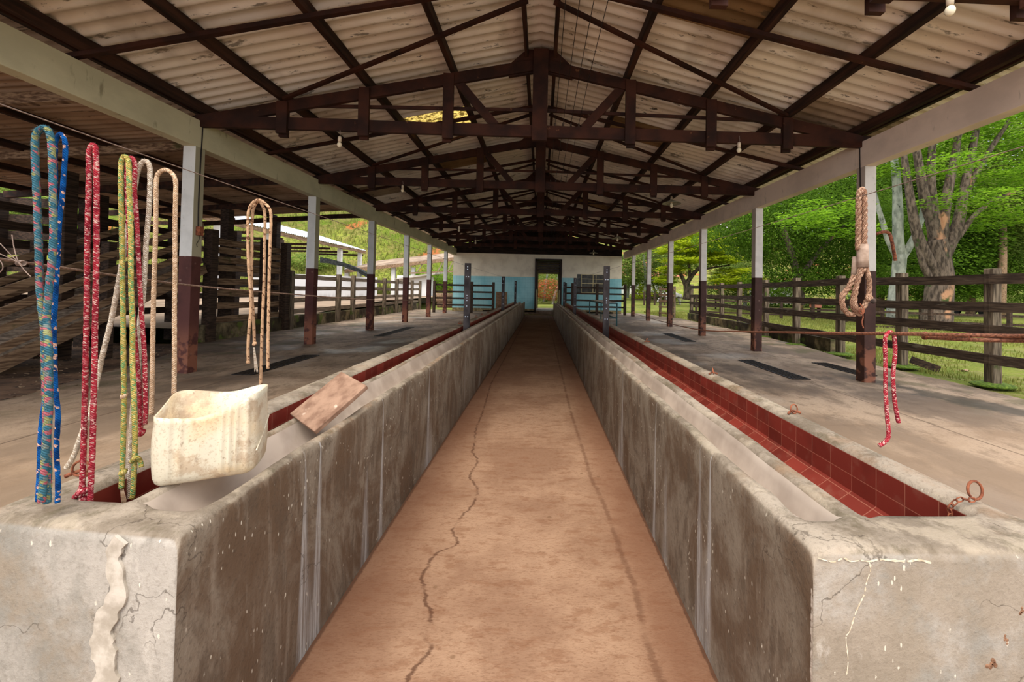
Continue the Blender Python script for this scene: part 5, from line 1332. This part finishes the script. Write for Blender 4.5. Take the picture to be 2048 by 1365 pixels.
for k, (x, y, Y, rx, rz, m_, lb) in enumerate(((1850, 420, 34, 6, 6, 'leafB', 'tall dark tree filling the gap behind the pale tree'), (2000, 300, 33, 7, 5, 'leafC', 'tall tree crown high behind the big brown tree'), (2060, 440, 36, 7, 5, 'leafC', 'tall light green tree at the right edge behind the big brown tree'),
        (1940, 480, 38, 6, 4, 'leafA', 'bright green tree lower behind the big brown tree'), (1760, 330, 36, 7, 5, 'leafB', 'tall dark tree directly behind the nearest right column'), (1600, 400, 40, 9, 5, 'leafC', 'tall green tree standing behind the dark tree mass'), (1440, 450, 60, 9, 5, 'leafB', 'distant dark tree showing above the yellow tree'))):
    c = T(x, y, Y); rnd2 = [Vector((rx*.6, 0, -rz*.3)), Vector((-rx*.6, 0, -rz*.35)), Vector((0, 1, rz*.4)), Vector((rx*.3, 0, -rz*.8)), Vector((-rx*.3, 0, -rz*.8))]
    tree('background_tree', lb, [([Vector((c.x, Y, -.3)), Vector((c.x+.2, Y, c.z*.5)), Vector((c.x-.2, Y, c.z+.6))], (.35, .15))],
        [(c, (rx*.7, 2.5, rz*.6))]+[(c+q, (rx*.55, 2.2, rz*.5)) for q in rnd2], M['oldwood'], M[m_], 800, .32, group='tall trees behind the right field', seed=120+k, flat=.8, asp=.5)
# shrubs beyond the doorway
for k, (x, z, Y, r_, m_, lb) in enumerate(((.2, 2.6, 36, (2.6, 1.5, 2.4), 'leafC', 'green bushes seen through the open doorway'), (.9, 1.3, 33.5, (2.2, 1, .9), 'leafR', 'russet leaved shrub seen low through the open doorway'), (1.5, 3, 46, (5, 2, 3), 'leafB', 'dark trees behind the end wall building'))):
    tree('garden_shrub', lb, [([Vector((x, Y, 0)), Vector((x+.3, Y, z)), Vector((x+1.0, Y, z+1.2))], (.12, .05))], [(Vector((x, Y, z)), r_)], M['palebark'], M[m_], 1500, .2, group='shrubs behind the end wall', seed=40+k)
# hillside shrubs and far left trees
rnd = random.Random(9)
for k in range(16):
    a = rnd.uniform(.12, 1.05); d = rnd.uniform(42, 85); x = -math.sin(a)*d/.9; y = math.cos(a)*d; z = zhill(x, y); s_ = rnd.uniform(.9, 2.2)
    mb = MB(); leaves(mb, (x, y, z+s_*.4), (s_*1.5, s_*1.5, s_*.8), int(900*s_), .35, rnd, .7)
    mb.build('hillside_shrub', M[('leafC', 'leafA', 'leafC')[k % 3]], label=f'shrub growing on the grassy hillside on the left, {ORD[k] if k < 15 else "outermost"} one', cat='shrub', group='shrubs on the left hillside')
for k, (x, y, Y, r_) in enumerate(((60, 410, 30, 2.6), (120, 440, 26, 1.8), (10, 440, 24, 2.0))):
    c = T(x, y, Y); tree('background_tree', ['leafy tree glimpsed at the far left above the corral planks', 'light green tree glimpsed behind the blue ropes', 'bush glimpsed at the left edge between the corral planks'][k], [([Vector((c.x, Y, .2)), Vector((c.x, Y, c.z))], (.2, .08))], [(c, (r_, 1.5, r_*.8))], M['bark'], M['leafC'], 1500, .24, seed=60+k)

mb = MB(); rnd = random.Random(77)
for i in range(45000):
    a = rnd.uniform(-.05, 1.25); d = 38+62*rnd.random()**1.3; x = -math.sin(a)*d/.9; y = math.cos(a)*d; z = zhill(x, y)
    if nz(x*.12, y*.12, 9) < -.35: continue
    b = rnd.uniform(0, 6.3); h = rnd.uniform(.25, .8); wd = rnd.uniform(.05, .12)
    mb.add([(x-math.cos(b)*wd, y-math.sin(b)*wd, z-.05), (x+math.cos(b)*wd, y+math.sin(b)*wd, z-.05), (x+rnd.uniform(-.3, .3), y+rnd.uniform(-.3, .3), z+h)], [(0, 1, 2)])
mb.build('hillside_grass', M['blade'], kind='stuff', label='tall wild grass covering the hillside on the left', cat='grass')
# ------------------------------------------------------------------ background buildings on the left
wl_ = MB(); a, b = T(500, 592, 21.5), T(752, 592, 27.3)
wl_.beam((a.x, a.y, 1.1), (b.x, b.y, 1.1), .2, 1.46); wl_.build('boundary_wall', M['whitewall'], label='long white yard wall behind the weathered fence on the left', cat='wall')
sb = thing('cattle_shed', 'open cattle shed with pale corrugated roof and brown fascia beyond the corral', 'shed', (-16.2, 28, .4))
mb = MB(); roof_strip(mb, -1, 16.0, 21.0, 0, 20, 39.2, pitch=.25, amp=.03, z0=4.52-.3*16.0, sl=-.3, xc=0, nx=2)
mb.build('roof_sheets', M['galv'], sb, smooth=True)
MB().beam((-16.1, 20, 4.38), (-16.1, 39.2, 4.38), .08, .24).build('fascia', M['oldwood'], sb)
for y in (22, 26, 30.5, 35, 38.8): MB().beam((-16.4, y, 0), (-16.4, y, 4.3), .3, .3, up=(0, 1, 0)).build('pillar', M['white'], sb)
for y in (21, 24, 27, 30, 33, 36, 39): MB().beam((-16.2, y, 4.1), (-20.9, y, 4.1), .07, .16).build('tie_beam', M['purlin'], sb)
sc2 = thing('cattle_shed', 'open shed with white pillars and exposed trusses right in front of the hillside', 'shed', tuple(T(800, 600, 36)))
p0, p1 = T(690, 541, 36), T(916, 516, 36)
mb = MB(); mb.poly([p0, p1, p1+Vector((0, 7, 1.2)), p0+Vector((0, 7, 1.2))], (0, 0, .1)); mb.build('roof_sheets', M['roofold'], sc2)
MB().beam(p0+Vector((0, -.05, -.1)), p1+Vector((0, -.05, -.1)), .08, .25).build('fascia', M['oldwood'], sc2)
q0, q1 = T(812, 547, 36), T(916, 543, 36)
MB().beam(q0, q1, .08, .12).build('tie_beam', M['oldwood'], sc2)
for k in range(5): 
    u = k/5; a_ = q0.lerp(q1, u); b_ = p0.lerp(p1, .54+.46*(u+.14)); MB().beam(a_, b_, .06, .08).build('truss_web', M['greywood'], sc2)
for px in (787, 826, 694): 
    p = T(px, 560, 36.5); MB().beam((p.x, p.y, .2), (p.x, p.y, T(px, 535, 36.5).z), .32, .32, up=(0, 1, 0)).build('pillar', M['white'], sc2)
hut = thing('small_hut', 'small white hut with a flat slab roof beyond the left fence', 'hut', tuple(T(825, 600, 31)))
p = T(823, 585, 31); MB().box((p.x, 32, (T(823, 556, 31).z+.1)/2+.1), (T(856, 560, 31).x-T(797, 560, 31).x, 2, T(823, 556, 31).z)).build('walls', M['whitewall'], hut)
a_, b_ = T(788, 561, 30.5), T(870, 549, 30.5); mb = MB(); mb.poly([a_, b_, b_+Vector((0, 3.5, .2)), a_+Vector((0, 3.5, .2))], (0, 0, .12)); mb.build('roof_slab', M['slabroof'], hut)
nt = MB(); P = [T(640, 519, 25), T(660, 522, 25), T(690, 529, 25.2), T(718, 540, 25.5), T(738, 552, 26)]
for i in range(len(P)-1): nt.add([P[i]+Vector((0, 0, .14*(1-i*.2))), P[i+1]+Vector((0, 0, .14*(1-(i+1)*.2))), P[i+1]+Vector((0, .5, .05)), P[i]+Vector((0, .5, .05))], [(0, 1, 2, 3)]); nt.add([P[i]+Vector((0, 0, .14*(1-i*.2))), P[i+1]+Vector((0, 0, .14*(1-(i+1)*.2))), P[i+1]-Vector((0, 0, .15)), P[i]-Vector((0, 0, .2))], [(0, 1, 2, 3)])
nt.build('shade_net', M['net'], label='sagging black shade net stretched above the white yard wall', cat='net')
# logs / heap behind the left gate
for k, (px, py) in enumerate(((890, 600), (893, 610), (888, 592))):
    a_, b_ = T(px-18, py, 24.5), T(px+20, py+1, 24.5)
    MB().tube([a_, b_], .16, 8).build('timber_log', M['oldwood'], smooth=True, label=['middle', 'lowest', 'top'][k]+' log of the timber pile behind the black gate on the left', cat='log', group='timber pile behind the left gate')

# ------------------------------------------------------------------ background on the right
wh = thing('farm_house', 'white farmhouse with small windows seen between the fence rails on the right', 'house', tuple(T(1570, 600, 55)))
a_, b_ = T(1528, 600, 55), T(1590, 600, 55); zt = T(1560, 560, 55).z
MB().box(((a_.x+b_.x)/2, 57, zt/2), (b_.x-a_.x, 4, zt)).build('walls', M['whitewall'], wh)
mb = MB()
for px in (1559, 1565, 1571): p = T(px, 591, 54.9); mb.box((p.x, 54.97, p.z), (.28, .06, .38))
mb.build('window', M['glassdark'], wh)
MB().box(((a_.x+b_.x)/2+.8, 57, zt+.1), (b_.x-a_.x+2.2, 4.6, .2)).build('roof', M['rooftile'], wh)
h2 = thing('farm_house', 'house with a pinkish tiled roof far behind the trees right of the end wall', 'house', tuple(T(1290, 590, 70)))
a_, b_ = T(1248, 555, 70), T(1345, 555, 70)
MB().box(((a_.x+b_.x)/2, 73, a_.z/2), (b_.x-a_.x, 5, a_.z)).build('walls', M['whitewall'], h2)
mb = MB(); mb.poly([a_+Vector((-1, -.5, 0)), b_+Vector((1, -.5, 0)), b_+Vector((0, 3, 2.8)), a_+Vector((0, 3, 2.8))], (0, 0, .15)); mb.build('roof', M['rooftile'], h2)
ff = [(13, 12), (15.5, 14.0), (18, 16.2), (20.5, 18.6), (22.5, 20.6)]
def fieldfence(lb, pts, zs, ph, g=None):
    base = -.3; return fence('field_fence', lb, pts, [base+z for z in zs], .09, .12, ph, base, M['darkwood'], M['darkwood'], side=-1, wob=.01, th=.03, group=g)
fieldfence('low dark rail fence crossing the grass field behind the right platform fence', [(16.5-.0*k+k*2.2, 17.5+.0*k-k*1.1) for k in range(-1, 6)], (.85, .5, .2), 1.05)
fieldfence('dark paddock fence further out in the field between the first and second right columns', [(9.6+1.35*k, 26-.75*k) for k in range(0, 8)], (1.1, .75, .4), 1.3)
fieldfence('distant paddock fence behind the second right column', [(9.8+2.0*k, 38) for k in range(0, 5)], (1.1, .7, .35), 1.3)
fieldfence('distant dark fence right of the end wall', [(7.2+1.0*k, 33+.6*k) for k in range(0, 5)], (1.4, .95, .5), 1.6)
fence('farm_gate', 'narrow leaning wooden gate at the far end of the right platform fence', [(6.55, 20.7), (6.05, 21.4)], [1.4, 1.1, .8, .5, .2], .08, .1, 1.55, 0, M['oldwood'], M['postwood'], side=-1, wob=.01, cat='gate')
# beehive-like box and car
bx = thing('wooden_crate', 'small brown box on legs standing in the field', 'box', (0, 0, 0)); p = T(1631, 612, 36); bx.location = (p.x, p.y, -.3); bx['_w'] = [p.x, p.y, -.3]
MB().box((p.x, p.y, p.z), (.75, .5, .3)).build('body', M['rooftile'], bx); MB().box((p.x, p.y, p.z+.18), (.9, .6, .06)).build('lid', M['slabroof'], bx)
MB().box((p.x-.3, p.y, p.z/2-.2), (.06, .4, p.z+.2)).build('leg', M['darkwood'], bx); MB().box((p.x+.3, p.y, p.z/2-.2), (.06, .4, p.z+.2)).build('leg', M['darkwood'], bx)
car = thing('parked_car', 'dark car parked far off at the right behind the fence', 'car', tuple(T(1955, 640, 40)))
p = T(1955, 630, 40); cz = zfield(p.x, 40)
MB().box((p.x, 40, cz+.55), (1.7, 4, .55)).build('body', M['carpaint'], car, bevel=.15); MB().box((p.x, 40.2, cz+1.0), (1.45, 2.1, .45)).build('cabin', M['glassdark'], car, bevel=.15)
for dx in (-.8, .8):
    for dy in (-1.2, 1.2): MB().lathe((p.x+dx, 40+dy, cz+.32), [(.001, -.1), (.32, -.1), (.32, .1), (.001, .1)], 14, Matrix.Rotation(PI/2, 3, 'Y')).build('wheel', M['tyre'], car)

# ------------------------------------------------------------------ white horse
def horse():
    p = T(1343, 603, 42); X, Y, g0 = p.x, 42.0, zfield(p.x, 42)
    t = thing('white_horse', 'white horse grazing behind the fence between the third and fourth right columns', 'horse', (X, Y, g0))
    V = []; E_ = []; R_ = []
    def ch(lst, root=None):
        prev = root
        for (x, y, z, r_) in lst:
            V.append((X+x, Y+y, g0+z)); R_.append(r_); i = len(V)-1
            if prev is not None: E_.append((prev, i))
            prev = i
        return prev
    ch([(0.75, 0, 1.22, .27)]); b1 = ch([(.35, 0, 1.18, .30)], 0); b2 = ch([(-.1, 0, 1.15, .31)], b1); b3 = ch([(-.5, 0, 1.2, .27)], b2)
    nk = ch([(-.85, 0, 1.15, .18), (-1.15, 0, .8, .13), (-1.35, 0, .5, .12)], b3); ch([(-1.45, 0, .3, .09), (-1.55, 0, .12, .07)], nk)
    ch([(-1.33, .06, .62, .03)], nk); ch([(-1.33, -.06, .62, .03)], nk)
    for sy in (-.15, .15):
        ch([(-.5, sy, .85, .11), (-.52, sy, .48, .065), (-.5, sy, .12, .045), (-.54, sy, .03, .06)], b3)
        ch([(.8, sy, .9, .15), (.68, sy, .7, .09), (.88, sy, .5, .06), (.84, sy, .12, .045), (.8, sy, .03, .06)], 0)
    ch([(1.02, 0, 1.15, .05), (1.08, 0, .8, .05), (1.05, 0, .5, .03)], 0)
    me = bpy.data.meshes.new('body'); me.from_pydata([(v[0]-X, v[1]-Y, v[2]-g0) for v in V], E_, [])
    o = bpy.data.objects.new('body', me); C.objects.link(o); o.parent = t; me.materials.append(M['horse'])
    sk_ = o.modifiers.new('skin', 'SKIN'); 
    for i, sv in enumerate(me.skin_vertices[0].data): sv.radius = (R_[i], R_[i]); sv.use_root = (i == 0)
    s_ = o.modifiers.new('sub', 'SUBSURF'); s_.levels = 2; s_.render_levels = 2
horse()

for o in bpy.data.objects:
    if '_w' in o: del o['_w']
